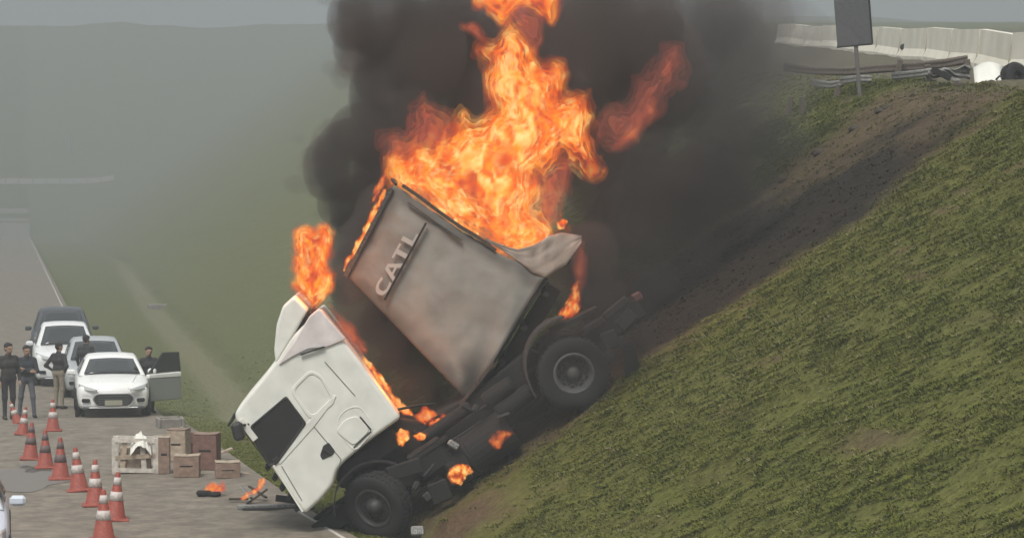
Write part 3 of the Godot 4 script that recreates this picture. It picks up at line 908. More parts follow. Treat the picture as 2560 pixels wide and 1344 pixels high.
func build_truck() -> void:
	var xf := side_frame(Vector2(945, 1265), 33.85, 34.4, 3.0)
	var t := thing("tractor_truck", "white tractor truck tipped nose-down on the embankment with its cab burning", "truck", xf)
	var W := 2.42
	var st := new_st()
	var prof := PP([[762, 1284], [700, 1197], [676, 1162], [640, 1100], [590, 1050], [588, 1030], [604, 1004], [650, 950], [688, 900], [730, 838], [800, 772], [905, 908], [1003, 1044], [925, 1100], [862, 1152], [842, 1175], [832, 1212], [800, 1250]])
	prism(st, prof, 0.0, W, 0.06, Transform3D.IDENTITY, 4, 0.06)
	var body := obj("cab_body", st, M.white, t)
	# side window: raised rubber rim, dark pane set back inside it
	var win := PP([[626, 1062], [716, 986], [767, 1056], [693, 1158], [673, 1166], [634, 1096]])
	st = new_st()
	ring_prism(st, win, 0.035, -0.028, 0.01, 0.04)
	var frame := obj("window_frame", st, M.black, t)
	st = new_st()
	prism(st, inset(win, 0.03), -0.012, 0.004, 0.002, Transform3D.IDENTITY, 2, 0.03)
	obj("pane", st, M.dark_glass, frame)
	# the windscreen wraps the front
	st = new_st()
	var f0 := P(596, 1056)
	var f1 := P(678, 1166)
	var nrm := Vector2(f1.y - f0.y, -(f1.x - f0.x)).normalized()
	if nrm.x < 0:
		nrm = -nrm
	var pts := []
	for i in 5:
		var row := []
		for j in 9:
			var p := f0.lerp(f1, i / 4.0) + nrm * (0.012 + 0.05 * sin(PI * j / 8.0))
			row.append(Vector3(p.x, p.y, 0.06 + (W - 0.12) * j / 8.0))
		pts.append(row)
	sheet(st, pts, 0.006)
	obj("windscreen", st, M.dark_glass, t)
	# front pillar stub and sun visor
	st = new_st()
	beam(st, V(602, 1046, -0.03), V(640, 1096, -0.03), 0.085, 0.06, Vector3(0, 0, 1))
	obj("pillar", st, M.white, t)
	st = new_st()
	var v0 := V(588, 1046, W / 2)
	beam(st, Vector3(v0.x + 0.05, v0.y + 0.02, 0.08), Vector3(v0.x + 0.05, v0.y + 0.02, W - 0.08), 0.2, 0.035, Vector3(0.5, 1, 0))
	obj("sun_visor", st, M.black, t)
	# mirror housing, arm
	st = new_st()
	box(st, V(598, 1072, -0.16), Vector3(0.16, 0.26, 0.22), Basis(Vector3(0, 0, 1), 0.35), 0.04)
	var mir := obj("mirror", st, M.black, t)
	st = new_st()
	tube(st, [V(622, 1058, 0.0), V(606, 1058, -0.12), V(602, 1074, -0.2)], [0.018], 6)
	obj("mirror_arm", st, M.black, mir)
	# pressed panels, seams and creases of the cab side
	st = new_st()
	ring_prism(st, PP([[724, 972], [776, 921], [806, 936], [842, 1003], [776, 1050]]), 0.045, -0.012, 0.004, 0.10)
	obj("blind_window_panel", st, M.white, t)
	st = new_st()
	prism(st, PP([[700, 1160], [690, 1150], [770, 1052], [836, 984], [842, 990], [786, 1064]]), -0.013, 0.01, 0.011, Transform3D.IDENTITY, 3, 0.03)
	obj("waist_crease", st, M.white, t)
	st = new_st()
	for seg in [[[783, 1062], [852, 1146]], [[812, 902], [888, 988]], [[852, 1146], [846, 1172]], [[704, 1163], [755, 1250]]]:
		st = new_st()
		beam(st, V(seg[0][0], seg[0][1], -0.001), V(seg[1][0], seg[1][1], -0.001), 0.012, 0.010, Vector3(0, 0, 1))
		obj("panel_seam", st, M.seam, t)
	st = new_st()
	var hatch := PP([[862, 1046], [894, 1036], [926, 1074], [884, 1114], [838, 1076]])
	prism(st, hatch, -0.016, 0.006, 0.012, Transform3D.IDENTITY, 3, 0.07)
	var hp := obj("locker_hatch", st, M.white, t)
	st = new_st()
	beam(st, V(900, 1040, -0.008), V(928, 1073, -0.008), 0.02, 0.016, Vector3(0, 0, 1))
	beam(st, V(928, 1076, -0.008), V(884, 1117, -0.008), 0.018, 0.014, Vector3(0, 0, 1))
	obj("hatch_gap", st, M.black, hp)
	st = new_st()
	ring_prism(st, PP([[840, 1048], [862, 1020], [900, 1010], [940, 1070], [888, 1130], [858, 1100]]), 0.02, -0.006, 0.003, 0.12)
	obj("hatch_surround", st, M.white, t)
	st = new_st()
	prism(st, PP([[808, 1112], [822, 1104], [838, 1126], [832, 1136], [806, 1148], [800, 1136]]), -0.007, 0.003, 0.003, Transform3D.IDENTITY, 3, 0.02)
	obj("door_handle_recess", st, M.black, t)
	st = new_st()
	beam(st, V(810, 1122, -0.018), V(828, 1134, -0.018), 0.02, 0.025, Vector3(0, 0, 1))
	obj("door_handle", st, M.black, t)
	st = new_st()
	beam(st, V(656, 956, 0.02), V(792, 862, 0.02), 0.03, 0.02, Vector3(0, 0, 1))
	obj("roof_gutter", st, M.white, t)
	# lower front: grille edge, step, bumper end
	st = new_st()
	beam(st, V(684, 1160, -0.012), V(757, 1277, -0.012), 0.03, 0.05, Vector3(0, 0, 1))
	obj("door_front_edge", st, M.white, t)
	st = new_st()
	box(st, V(690, 1146, 0.0), Vector3(0.10, 0.06, 0.06))
	obj("wiper_pivot", st, M.black, t)
	st = new_st()
	for k in 5:
		var a := V(672 + k * 18, 1168 + k * 26, 0.12)
		var b := a
		b.z = W - 0.12
		beam(st, a + Vector3(0.03, 0, 0), b + Vector3(0.03, 0, 0), 0.05, 0.07, Vector3(0, 1, 0))
	obj("grille", st, M.char, t)
	# roof fairing, split open
	st = new_st()
	prism(st, PP([[690, 908], [686, 872], [692, 810], [708, 762], [736, 738], [770, 774], [752, 806], [716, 868]]), 0.0, 2.3, 0.04, Transform3D.IDENTITY, 3, 0.04)
	obj("roof_fairing", st, M.white, t)
	st = new_st()
	prism(st, PP([[697, 910], [744, 838], [774, 788], [798, 768], [866, 846], [818, 866], [772, 870], [735, 888]]), -0.03, 0.03, 0.02, Transform3D.IDENTITY, 3, 0.03)
	obj("fairing_side_panel", st, M.white_sooty_firelit, t)
	st = new_st()
	prism(st, PP([[694, 912], [712, 866], [752, 800], [775, 778], [790, 800], [740, 880]]), 0.05, 2.2, 0.01)
	obj("fairing_inner", st, M.char, t)
	st = new_st()
	beam(st, V(752, 884, -0.04), V(812, 864, -0.04), 0.02, 0.035, Vector3(0, 0, 1))
	obj("melted_edge", st, M.char, t)
	# frame rails and what hangs on them
	for z in [0.55, 1.45]:
		st = new_st()
		var a := Vector3(1.0, 0.12, z + 0.1)
		var b := P(1602, 745)
		beam(st, a, Vector3(b.x, 0.16, z + 0.1), 0.08, 0.27)
		obj("frame_rail", st, M.char, t)
	for x in [0.6, -0.6, -1.6, -2.6, -3.5, -4.4]:
		st = new_st()
		beam(st, Vector3(x, 0.12, 0.68), Vector3(x, 0.12, 1.52), 0.12, 0.2)
		obj("cross_member", st, M.char, t)
	st = new_st()
	var tank := P(1190, 1115)
	lathe(st, [[0.0, -0.55], [0.27, -0.55], [0.31, -0.51], [0.31, -0.2], [0.325, -0.19], [0.325, -0.14], [0.31, -0.13], [0.31, 0.51], [0.27, 0.55], [0.0, 0.55]], 24, Transform3D(Basis(Vector3(0, 0, 1), PI / 2), Vector3(tank.x, tank.y - 0.1, 0.38)))
	obj("fuel_tank", st, M.char, t)
	st = new_st()
	box(st, V(1075, 1150, 0.35), Vector3(0.55, 0.42, 0.5))
	box(st, V(1075, 1125, 0.35), Vector3(0.6, 0.05, 0.54))
	obj("battery_box", st, M.char, t)
	st = new_st()
	box(st, V(930, 1140, 0.5), Vector3(0.9, 0.34, 0.5), Basis.IDENTITY, 0.06)
	obj("engine_side", st, M.char, t)
	st = new_st()
	prism(st, PP([[850, 1168], [1000, 1052], [1090, 1066], [1120, 1180], [1060, 1225], [960, 1235], [850, 1228], [838, 1205]]), 0.42, 2.0, 0.05)
	obj("engine", st, M.char, t)
	st = new_st()
	prism(st, PP([[1040, 1120], [1080, 1050], [1170, 1000], [1330, 880], [1400, 910], [1380, 985], [1250, 1110], [1110, 1205], [1060, 1200]]), 0.62, 1.9, 0.05)
	obj("gearbox", st, M.char, t)
	st = new_st()
	var arch := []
	for k in 9:
		var row := []
		var ang := lerpf(0.35, 2.6, k / 8.0)
		for j in 3:
			row.append(Vector3(cos(ang) * 0.62, sin(ang) * 0.62, 0.02 + j * 0.28))
		arch.append(row)
	sheet(st, arch, 0.02)
	obj("front_mudguard", st, M.char, t)
	for item in [["air_tank", 1290, 1010, 0.13, 0.6], ["air_tank", 1250, 985, 0.12, 0.5], ["exhaust_pipe", 1120, 1060, 0.09, 0.8]]:
		st = new_st()
		var c := P(item[1], item[2])
		lathe(st, [[0.0, -item[4] / 2], [item[3] * 0.8, -item[4] / 2], [item[3], -item[4] / 2 + 0.04], [item[3], item[4] / 2 - 0.04], [item[3] * 0.8, item[4] / 2], [0.0, item[4] / 2]], 16, Transform3D(Basis(Vector3(0, 0, 1), PI / 2), Vector3(c.x, c.y, 0.35)))
		obj(item[0], st, M.char, t)
	rng.seed = 31
	for k in 16:      # charred hoses, brackets and cables left between the wheels
		st = new_st()
		var a := V(rng.randf_range(1010, 1330), rng.randf_range(1010, 1170), rng.randf_range(0.1, 0.5))
		var b := a + Vector3(rng.randf_range(-0.5, 0.5), rng.randf_range(-0.25, 0.25), rng.randf_range(-0.1, 0.2))
		tube(st, [a, a.lerp(b, 0.4) + Vector3(0, rng.randf_range(-0.12, 0.05), 0), b], [rng.randf_range(0.012, 0.03)], 6)
		obj("burnt_hose", st, M.char if k % 3 else M.ash, t)
	for item in [["broken_lamp", 1134, 1112, 0.09, 0.17, M.pale], ["valve", 1040, 1214, 0.12, 0.08, M.ash], ["bracket", 1068, 1242, 0.12, 0.12, M.ash], ["valve", 1190, 1020, 0.1, 0.08, M.ash], ["bracket", 1260, 1040, 0.2, 0.05, M.ash], ["bracket", 1150, 1190, 0.35, 0.2, M.char], ["bracket", 1010, 1175, 0.5, 0.22, M.char], ["bracket", 1100, 1230, 0.3, 0.3, M.char]]:
		st = new_st()
		box(st, V(item[1], item[2], 0.05), Vector3(item[3], item[4], 0.12), Basis(Vector3(0, 0, 1), rng.randf_range(-0.6, 0.6)), 0.02)
		obj(item[0], st, item[5], t)
	# axles and wheels
	var rear := P(1437, 934)
	for x in [0.0, rear.x]:
		st = new_st()
		tube(st, [Vector3(x, 0.0, 0.2), Vector3(x, 0.0, 2.2)], [0.09], 10)
		obj("axle", st, M.char, t)
	var steer := Basis(Vector3.UP, deg_to_rad(-36))
	wheel(t, Vector3(0.0, 0.0, 0.2), steer, 0.50, 0.30, 0.29, -0.55, M.tyre, M.rim_dark, 1)
	wheel(t, Vector3(0.0, 0.0, 2.2), steer, 0.50, 0.30, 0.29, -0.55, M.tyre, M.rim_dark)
	wheel(t, Vector3(rear.x, rear.y, 0.14), Basis.IDENTITY, 0.52, 0.28, 0.285, 0.45, M.tyre, M.rim, 1)
	wheel(t, Vector3(rear.x, rear.y, 0.47), Basis.IDENTITY, 0.52, 0.28, 0.285, 0.3, M.tyre, M.rim_dark)
	for z in [1.95, 2.28]:
		wheel(t, Vector3(rear.x, rear.y, z), Basis.IDENTITY, 0.52, 0.28, 0.285, 0.3, M.tyre, M.rim_dark)
	st = new_st()
	var guard := []
	for k in 17:
		var row := []
		var ang := lerpf(0.05, 2.0, k / 16.0)
		var rr := lerpf(0.62, 0.80, smoothstep(0.0, 1.9, ang))
		for j in 4:
			row.append(Vector3(rear.x + cos(ang) * rr, rear.y + sin(ang) * rr, -0.02 + j * 0.21))
		guard.append(row)
	sheet(st, guard, 0.025)
	obj("rear_mudguard", st, M.guard, t)
	st = new_st()
	box(st, V(1440, 800, 0.35), Vector3(0.75, 0.05, 0.5), Basis(Vector3(0, 0, 1), 0.15))
	obj("mudguard_bracket", st, M.char, t)
	# tail of the frame: brackets, lamp, flap, fifth wheel
	for item in [["tail_bracket", 1490, 812, 0.34, 0.10], ["tail_bracket", 1545, 770, 0.42, 0.12], ["tail_box", 1530, 850, 0.22, 0.26], ["tail_box", 1525, 890, 0.16, 0.18], ["tail_bracket", 1575, 880, 0.12, 0.5], ["tail_bracket", 1570, 800, 0.3, 0.2], ["tail_lamp", 1598, 742, 0.14, 0.12]]:
		st = new_st()
		box(st, V(item[1], item[2], 0.12), Vector3(item[3], item[4], 0.16), Basis(Vector3(0, 0, 1), rng.randf_range(-0.3, 0.3)), 0.02)
		obj(item[0], st, M.ash if item[0] != "tail_lamp" else M.lamp_red, t)
	st = new_st()
	prism(st, PP([[1560, 860], [1592, 850], [1600, 930], [1566, 945]]), 0.0, 0.02, 0.004)
	obj("mud_flap", st, M.char, t)
	st = new_st()
	lathe(st, [[0.0, 0.0], [0.48, 0.0], [0.5, 0.03], [0.48, 0.07], [0.0, 0.07]], 24, Transform3D(Basis.IDENTITY, Vector3(rear.x + 0.5, 0.34, 1.1)))
	obj("coupling_plate", st, M.char, t)

func build_trailer() -> void:
	var xf := side_frame(Vector2(1170, 1005), 34.55, 52.0, 0.0)
	var t := thing("burnt_trailer", "grey soot-stained trailer front standing over the truck's chassis, its top open and ablaze", "trailer", xf)
	var c0 := P(985, 461)     # upper back
	var c1 := P(1362, 690)    # lower back
	var c2 := P(1172, 1004)   # lower front
	var c3 := P(868, 688)     # upper front
	var dirt := func(u: float, v: float) -> Color:
		# u along the length (0 front, 1 back), v down the height
		var n := noise.get_noise_2d(u * 70.0, v * 70.0) * 0.5 + 0.5
		var fine := noise_fine.get_noise_2d(u * 150.0, v * 60.0) * 0.5 + 0.5
		var c := Color(0.265, 0.246, 0.216).lerp(Color(0.24, 0.223, 0.196), n)
		var soot := smoothstep(0.24, 0.02, u + n * 0.10) * 0.85
		soot = maxf(soot, smoothstep(0.90, 1.0, u + n * 0.1) * 0.55)
		soot = maxf(soot, smoothstep(0.07, 0.0, v - n * 0.06) * 0.6)
		soot = maxf(soot, smoothstep(0.72, 0.62, u) * smoothstep(0.42, 0.28, v + n * 0.10) * 0.35 * (0.6 + 0.6 * fine))
		soot = maxf(soot, smoothstep(0.86, 1.02, v + n * 0.14) * smoothstep(0.5, 0.1, u) * 0.9)
		soot = maxf(soot, smoothstep(0.62, 0.8, fine) * 0.07)
		return c.lerp(Color(0.045, 0.037, 0.032), soot)
	var st := new_st(true)
	var pts := []
	var cols := []
	for i in 41:
		var v := i / 40.0
		var row := []
		var crow := []
		for j in 37:
			var u := j / 36.0
			var p := c3.lerp(c0, u).lerp(c2.lerp(c1, u), v)
			p += (c1 - c2).normalized() * (noise.get_noise_1d(v * 160.0) * 0.035 - 0.10 * sin(PI * v) * 0.6) * smoothstep(0.75, 1.0, u)
			var z := -0.05 * sin(PI * u) * sin(PI * v) + noise.get_noise_2d(u * 28.0, v * 34.0) * 0.045 + noise_fine.get_noise_2d(u * 20.0, v * 30.0) * 0.014
			z += 0.05 * smoothstep(0.8, 1.0, v) * sin(v * 26.0 + u * 9.0) * 0.6
			row.append(Vector3(p.x, p.y, z))
			crow.append(dirt.call(u, v))
		pts.append(row)
		cols.append(crow)
	sheet(st, pts, -0.02, cols)
	var wall := obj("side_wall", st, M.panel, t)
	# the peeled flap at the wall's back edge
	st = new_st(true)
	pts = []
	cols = []
	var e0 := P(1215, 592)
	var e1 := P(1362, 690)
	var rim := [[1215, 594], [1255, 612], [1295, 622], [1335, 612], [1370, 590], [1405, 580], [1455, 588]]
	var low := [[1212, 600], [1252, 622], [1292, 650], [1330, 680], [1362, 692], [1415, 660], [1452, 604]]
	for i in 9:
		var row := []
		var crow := []
		for j in 13:
			var q := j / 12.0 * 6.0
			var k := mini(int(q), 5)
			var a := P(rim[k][0], rim[k][1]).lerp(P(rim[k + 1][0], rim[k + 1][1]), q - k)
			var b := P(low[k][0], low[k][1]).lerp(P(low[k + 1][0], low[k + 1][1]), q - k)
			var p := b.lerp(a, i / 8.0)
			var n := noise.get_noise_2d(j * 9.0, i * 8.0)
			row.append(Vector3(p.x, p.y, -0.03 + 0.16 * (i / 8.0) * smoothstep(0.0, 5.0, q) + n * 0.04))
			crow.append(Color(0.34, 0.27, 0.22).lerp(Color(0.14, 0.10, 0.08), clampf(0.35 + n * 1.2 + 0.4 * smoothstep(0.6, 1.0, i / 8.0), 0, 1)))
		pts.append(row)
		cols.append(crow)
	sheet(st, pts, 0.018, cols)
	obj("peeled_flap", st, M.panel, t)
	# scorched upper rim, bent pieces of the top rail
	st = new_st()
	var top := [[1006, 462], [1050, 492], [1100, 530], [1150, 565], [1196, 592], [1240, 625]]
	for k in 5:
		beam(st, V(top[k][0], top[k][1], -0.02), V(top[k + 1][0], top[k + 1][1], -0.02), 0.05, 0.05, Vector3(0, 0, 1))
	obj("top_rail", st, M.rust, t)
	st = new_st()
	beam(st, V(1066, 556, -0.10), V(962, 748, -0.10), 0.03, 0.05, Vector3(0, 0, 1))
	obj("side_rail", st, M.char, t)
	st = new_st()
	beam(st, V(980, 470, -0.03), V(864, 690, -0.03), 0.06, 0.06, Vector3(0, 0, 1))
	obj("corner_post", st, M.panel_dark, t)
	st = new_st()
	beam(st, V(1020, 505, -0.06), V(1155, 600, -0.06), 0.02, 0.05, Vector3(0, 0, 1))
	obj("tarp_fold", st, M.panel_dark, t)
	# lettering along the length of the wall
	var tm := TextMesh.new()
	tm.text = "CATL"
	var font := SystemFont.new()
	font.font_names = PackedStringArray(["Droid Sans"])
	font.font_weight = 700
	tm.font = font
	tm.font_size = 64
	tm.pixel_size = 0.0047
	tm.depth = 0.006
	var lo := V(938, 738, -0.095)
	var hi := V(1030, 570, -0.095)
	var along := (hi - lo).normalized()
	var up := Vector3(0, 0, -1).cross(along)
	var letters := mesh_obj("lettering", tm, M.letter, wall)
	letters.transform = Transform3D(Basis(along, up, Vector3(0, 0, -1)), (lo + hi) / 2.0 - up * 0.04)
	letters.scale = Vector3(1.5, 0.85, 1.0)
	# front wall, far wall, floor and chassis, all charred
	st = new_st()
	prism(st, PP([[868, 690], [880, 668], [1186, 985], [1172, 1006]]), 0.03, 2.4, 0.01)
	obj("front_wall", st, M.char, t)
	st = new_st()
	prism(st, PP([[985, 520], [1330, 720], [1172, 1000], [880, 690]]), 2.36, 2.42, 0.01)
	obj("far_wall", st, M.char, t)
	st = new_st()
	prism(st, PP([[1172, 1010], [1150, 988], [1345, 672], [1372, 696]]), 0.03, 2.4, 0.01)
	obj("floor", st, M.char, t)
	st = new_st()
	beam(st, V(1150, 1012, -0.04), V(1235, 905, -0.04), 0.05, 0.10, Vector3(0, 0, 1))
	obj("floor_edge", st, M.rust, t)
	for z in [0.6, 1.6]:
		st = new_st()
		beam(st, V(1200, 1030, z), V(1390, 720, z), 0.1, 0.22)
		obj("chassis_beam", st, M.char, t)
	for k in 5:
		st = new_st()
		var a := V(1200 + k * 55, 990 - k * 85, 0.1)
		beam(st, a, Vector3(a.x, a.y, 2.3), 0.08, 0.1)
		obj("floor_bearer", st, M.char, t)
	for k in 3:
		st = new_st()
		var a := V(930 + k * 30, 560 - k * 50, 0.0)
		var arc := []
		for j in 9:
			arc.append(Vector3(a.x, a.y + 0.14 * sin(PI * j / 8.0), 2.4 * j / 8.0))
		tube(st, arc, [0.022], 6)
		obj("roof_bow", st, M.char, t)
	# charred cargo that feeds the fire
	rng.seed = 12
	for k in 14:
		st = new_st()
		var p := c3.lerp(c0, rng.randf_range(0.2, 0.95)).lerp(c2.lerp(c1, rng.randf_range(0.3, 0.9)), rng.randf_range(0.25, 0.9))
		box(st, Vector3(p.x, p.y, rng.randf_range(0.5, 2.0)), Vector3(rng.randf_range(0.3, 0.6), rng.randf_range(0.3, 0.5), rng.randf_range(0.3, 0.6)), Basis(Vector3(0, 0, 1), rng.randf_range(-0.5, 0.5)), 0.03)
		obj("charred_cargo", st, M.char, t)

func build_materials() -> void:
	var dirt := noise_tex(0.02, 0.80, 1.0, 51, 6)
	var soot := noise_tex(0.03, 0.35, 1.0, 52, 6)
	M.white = grime(mat(lin(0.71, 0.71, 0.65), 0.45), noise_tex(0.012, 0.9, 1.0, 57, 6), 0.35)
	M.white_sooty_firelit = grime(mat(lin(0.68, 0.63, 0.61), 0.6), noise_tex(0.012, 0.8, 1.0, 59, 6), 0.35)  # sooty white, with the pink of the firelight mixed into its colour
	M.black = mat(lin(0.014, 0.014, 0.015), 0.6)
	M.seam = mat(lin(0.12, 0.12, 0.115), 0.8)
	M.char = grime(mat(lin(0.018, 0.0165, 0.016), 0.9), soot, 1.6)
	M.ash = grime(mat(lin(0.065, 0.062, 0.06), 0.9), soot, 2.2)
	M.guard = grime(mat(lin(0.085, 0.08, 0.078), 0.7), soot, 1.2)
	M.pale = grime(mat(lin(0.45, 0.45, 0.43), 0.6), soot, 2.0)
	M.rust = grime(mat(lin(0.11, 0.075, 0.055), 0.9), soot, 1.8)
	M.tyre = grime(mat(lin(0.010, 0.010, 0.010), 0.85), dirt, 1.5)
	M.rim = grime(mat(lin(0.20, 0.20, 0.19), 0.6, 0.1), soot, 2.6)
	M.rim_dark = grime(mat(lin(0.075, 0.075, 0.073), 0.6, 0.2), soot, 2.5)
	M.lamp_red = mat(lin(0.10, 0.04, 0.035), 0.6)
	M.dark_glass = mat(lin(0.012, 0.013, 0.014), 0.12)
	M.panel = mat(Color.WHITE, 0.8)
	M.panel.vertex_color_use_as_albedo = true
	grime(M.panel, noise_tex(0.012, 0.9, 1.0, 58, 6), 0.5)
	M.panel_dark = grime(mat(lin(0.10, 0.09, 0.08), 0.85), soot, 1.4)
	M.letter = mat(lin(0.345, 0.325, 0.295), 0.7)
	M.sign_back = grime(mat(lin(0.085, 0.085, 0.092), 0.6), dirt, 1.2)
	M.post = grime(mat(lin(0.14, 0.125, 0.115), 0.7), dirt, 2.0)
	M.soil = grime(mat(lin(0.10, 0.075, 0.055), 0.95), soot, 3.0)

# ---------------------------------------------------------------- on top of the bank
func build_crest() -> void:
	var concrete := grime(mat(lin(0.78, 0.74, 0.62), 0.85), noise_tex(0.008, 0.86, 1.0, 61, 5), 0.12)
	concrete.uv1_world_triplanar = true
	# long pale parapet wall, in cast lengths
	var a := Vector2(13.4, -57.0)
	var b := Vector2(13.4, -120.0)
	var ends := [at(2640, 150, 57.0), at(2330, 140, 78.0), at(2110, 118, 105.0), at(1950, 108, 128.0)]
	var wall := thing("concrete_wall", "long pale concrete parapet wall running along the top of the bank on the right", "wall", Transform3D(Basis.IDENTITY, ground_under(ends[0])))
	for k in 3:
		var n := 4
		for j in n:
			var p0 := ground_under(ends[k].lerp(ends[k + 1], float(j) / n + 0.004)) - wall.position
			var p1 := ground_under(ends[k].lerp(ends[k + 1], float(j + 1) / n - 0.004)) - wall.position
			var st := new_st()
			var dir := (p1 - p0)
			var side := dir.cross(Vector3.UP).normalized()
			var prof := [[-0.30, -0.4], [-0.30, 0.1], [-0.16, 0.35], [-0.11, 1.04], [0.11, 1.04], [0.16, 0.35], [0.30, 0.1], [0.30, -0.4]]
			for i in prof.size():
				var u: Array = prof[i]
				var v: Array = prof[(i + 1) % prof.size()]
				quad(st, p0 + side * u[0] + Vector3.UP * u[1], p1 + side * u[0] + Vector3.UP * u[1], p1 + side * v[0] + Vector3.UP * v[1], p0 + side * v[0] + Vector3.UP * v[1])
			for e in [p0, p1]:
				for i in range(1, prof.size() - 1):
					tri(st, e + side * prof[0][0] + Vector3.UP * prof[0][1], e + side * prof[i][0] + Vector3.UP * prof[i][1], e + side * prof[i + 1][0] + Vector3.UP * prof[i + 1][1])
			obj("wall_length", st, concrete, wall)
	for m in [[2265, 118, 84.0], [2490, 130, 66.0]]:      # drain mouths in the wall
		var st := new_st()
		var q := at(m[0], m[1], m[2])
		lathe(st, [[0.0, 0.0], [0.09, 0.0], [0.11, 0.03], [0.11, 0.3]], 12, Transform3D(Basis(Vector3.RIGHT, -PI / 2), q - wall.position + Vector3(-0.1, 0, 0.35)))
		obj("drain_mouth", st, M.char, wall)

	# guard rail, torn and bent where the truck went through
	var steel := grime(mat(lin(0.34, 0.33, 0.31), 0.6, 0.3), noise_tex(0.03, 0.55, 1.0, 62, 6), 0.8)
	var rusty := grime(mat(lin(0.16, 0.125, 0.10), 0.8), noise_tex(0.03, 0.6, 1.0, 63, 6), 0.8)
	var rail := thing("guard_rail", "torn grey steel guard rail bent up beside the dark sign on the bank's crest", "guard rail", Transform3D(Basis.IDENTITY, at(2235, 212, 43.0)))
	for run in [[[1960, 168, 47.0], [2040, 176, 46.0], [2120, 178, 45.0], [2200, 172, 44.2], [2290, 166, 43.4], [2360, 158, 42.8], [2420, 149, 42.2]], [[2030, 205, 46.0], [2075, 212, 45.4], [2110, 208, 45.0]], [[2100, 200, 45.0], [2150, 196, 44.5], [2180, 198, 44.2]], [[2230, 190, 43.6], [2290, 184, 43.0], [2340, 178, 42.6]]]:
		var st := new_st(true)
		var pts := []
		var up := [-0.155, -0.11, -0.06, 0.0, 0.06, 0.11, 0.155]
		var out := [0.0, 0.07, 0.07, 0.0, 0.07, 0.07, 0.0]
		var big: float = 0.5 if run.size() > 4 else 0.42
		for k in run.size():
			var row := []
			var p: Vector3 = at(run[k][0], run[k][1], run[k][2]) - rail.position
			var twist := 0.3 * sin(k * 1.7 + run[0][0])
			for j in 7:
				row.append(p + Basis(Vector3.RIGHT, twist) * Vector3(0, up[j] * big, out[j] * big))
			pts.append(row)
		sheet(st, pts, 0.008)
		obj("rail", st, steel if run.size() < 5 else rusty, rail)
	var st2 := new_st()
	beam(st2, at(2418, 148, 42.2) - rail.position, at(2422, 176, 42.2) - rail.position, 0.08, 0.10)
	obj("rail_end", st2, rusty, rail)
	for p in [[2010, 222, 46.2, 45], [2085, 222, 45.2, 40], [2236, 218, 43.6, 56], [2330, 212, 42.9, 44], [1965, 215, 47.0, 48]]:
		var st := new_st()
		var g := ground_under(at(p[0], p[1], p[2])) - rail.position
		var lean := Vector3(rng.randf_range(-0.12, 0.12), 0, 0.05)
		beam(st, g - Vector3(0, 0.2, 0), g + lean + Vector3(0, p[3] * p[2] / F, 0), 0.09, 0.13, Vector3(0, 0, 1))
		obj("post", st, rusty, rail)

	# sign seen from behind
	var sign_d := 43.2
	var sg := thing("road_sign", "dark grey rectangular sign board, slightly tilted, on a single thin post at the crest", "sign", Transform3D(Basis.IDENTITY, ground_under(at(2154, 212, sign_d))))
	var st := new_st()
	var pc := at(2133, 54, sign_d) - sg.position
	var tilt := Basis(Vector3(0, 0, 1), deg_to_rad(4.5)) * Basis(Vector3.UP, deg_to_rad(-14))
	box(st, pc, Vector3(0.62, 0.84, 0.02), tilt, 0.006)
	var board := obj("sign_board", st, M.sign_back, sg)
	for y in [-0.22, 0.22]:
		st = new_st()
		box(st, pc + tilt * Vector3(0, y, -0.03), Vector3(0.5, 0.05, 0.03), tilt)
		obj("stiffener", st, M.sign_back, board)
	st = new_st()
	for e in [[Vector3(0.32, 0, 0), Vector3(0.03, 0.86, 0.035)], [Vector3(0, -0.43, 0), Vector3(0.64, 0.03, 0.035)]]:
		box(st, pc + tilt * e[0], e[1], tilt)
	obj("board_edge", st, M.char, board)
	st = new_st()
	tube(st, [Vector3(0, -0.3, 0), at(2141, 110, sign_d) - sg.position - Vector3(0, 0, 0.03), at(2135, 30, sign_d) - sg.position - Vector3(0, 0, 0.04)], [0.038], 8)
	obj("post", st, M.post, sg)

	# wreckage left on the edge
	st = new_st()
	var white := thing("torn_sheet", "white torn body panel lying on the edge of the crest at far right", "wreckage", Transform3D(Basis.IDENTITY, at(2470, 224, 41.5)))
	var pts := []
	for i in 7:
		var row := []
		for j in 6:
			var u := i / 6.0
			var v := j / 5.0
			var p := at(2434 + 76 * u + 6 * v, 168 + 58 * v - 14 * sin(u * 3.0) * (1.0 - v), 41.6 - 0.5 * v + 0.12 * noise.get_noise_2d(i * 30.0, j * 30.0))
			row.append(p - white.position)
		pts.append(row)
	st = new_st(true)
	sheet(st, pts, 0.03)
	obj("panel", st, M.white, white)
	st = new_st()
	tube(st, [at(2490, 200, 41.3) - white.position, at(2500, 190, 41.2) - white.position, at(2514, 196, 41.2) - white.position], [0.018], 6)
	obj("torn_strip", st, M.char, white)
	var metal := thing("crumpled_sheet", "crumpled grey metal sheet caught on the torn guard rail's end", "wreckage", Transform3D(Basis.IDENTITY, at(2370, 205, 42.0)))
	pts = []
	for i in 9:
		var row := []
		for j in 6:
			var u := i / 8.0
			var v := j / 5.0
			var p := at(2322 + 104 * u, lerpf(176.0, 166.0, u) + v * lerpf(14.0, 36.0, u) + 5 * sin(u * 12.0), 42.0 + 0.25 * noise.get_noise_2d(i * 40.0 + 9, j * 40.0))
			row.append(p - metal.position)
		pts.append(row)
	st = new_st()
	sheet(st, pts, 0.015)
	obj("sheet", st, steel, metal)
	st = new_st()
	beam(st, at(2330, 172, 41.8) - metal.position, at(2378, 196, 41.8) - metal.position, 0.06, 0.10)
	obj("bent_bracket", st, M.char, metal)
	var wh := thing("loose_wheel", "dark loose wheel lying against the crest at the right edge of the view", "wheel", Transform3D(Basis(Vector3.UP, 0.5), at(2540, 196, 41.4)))
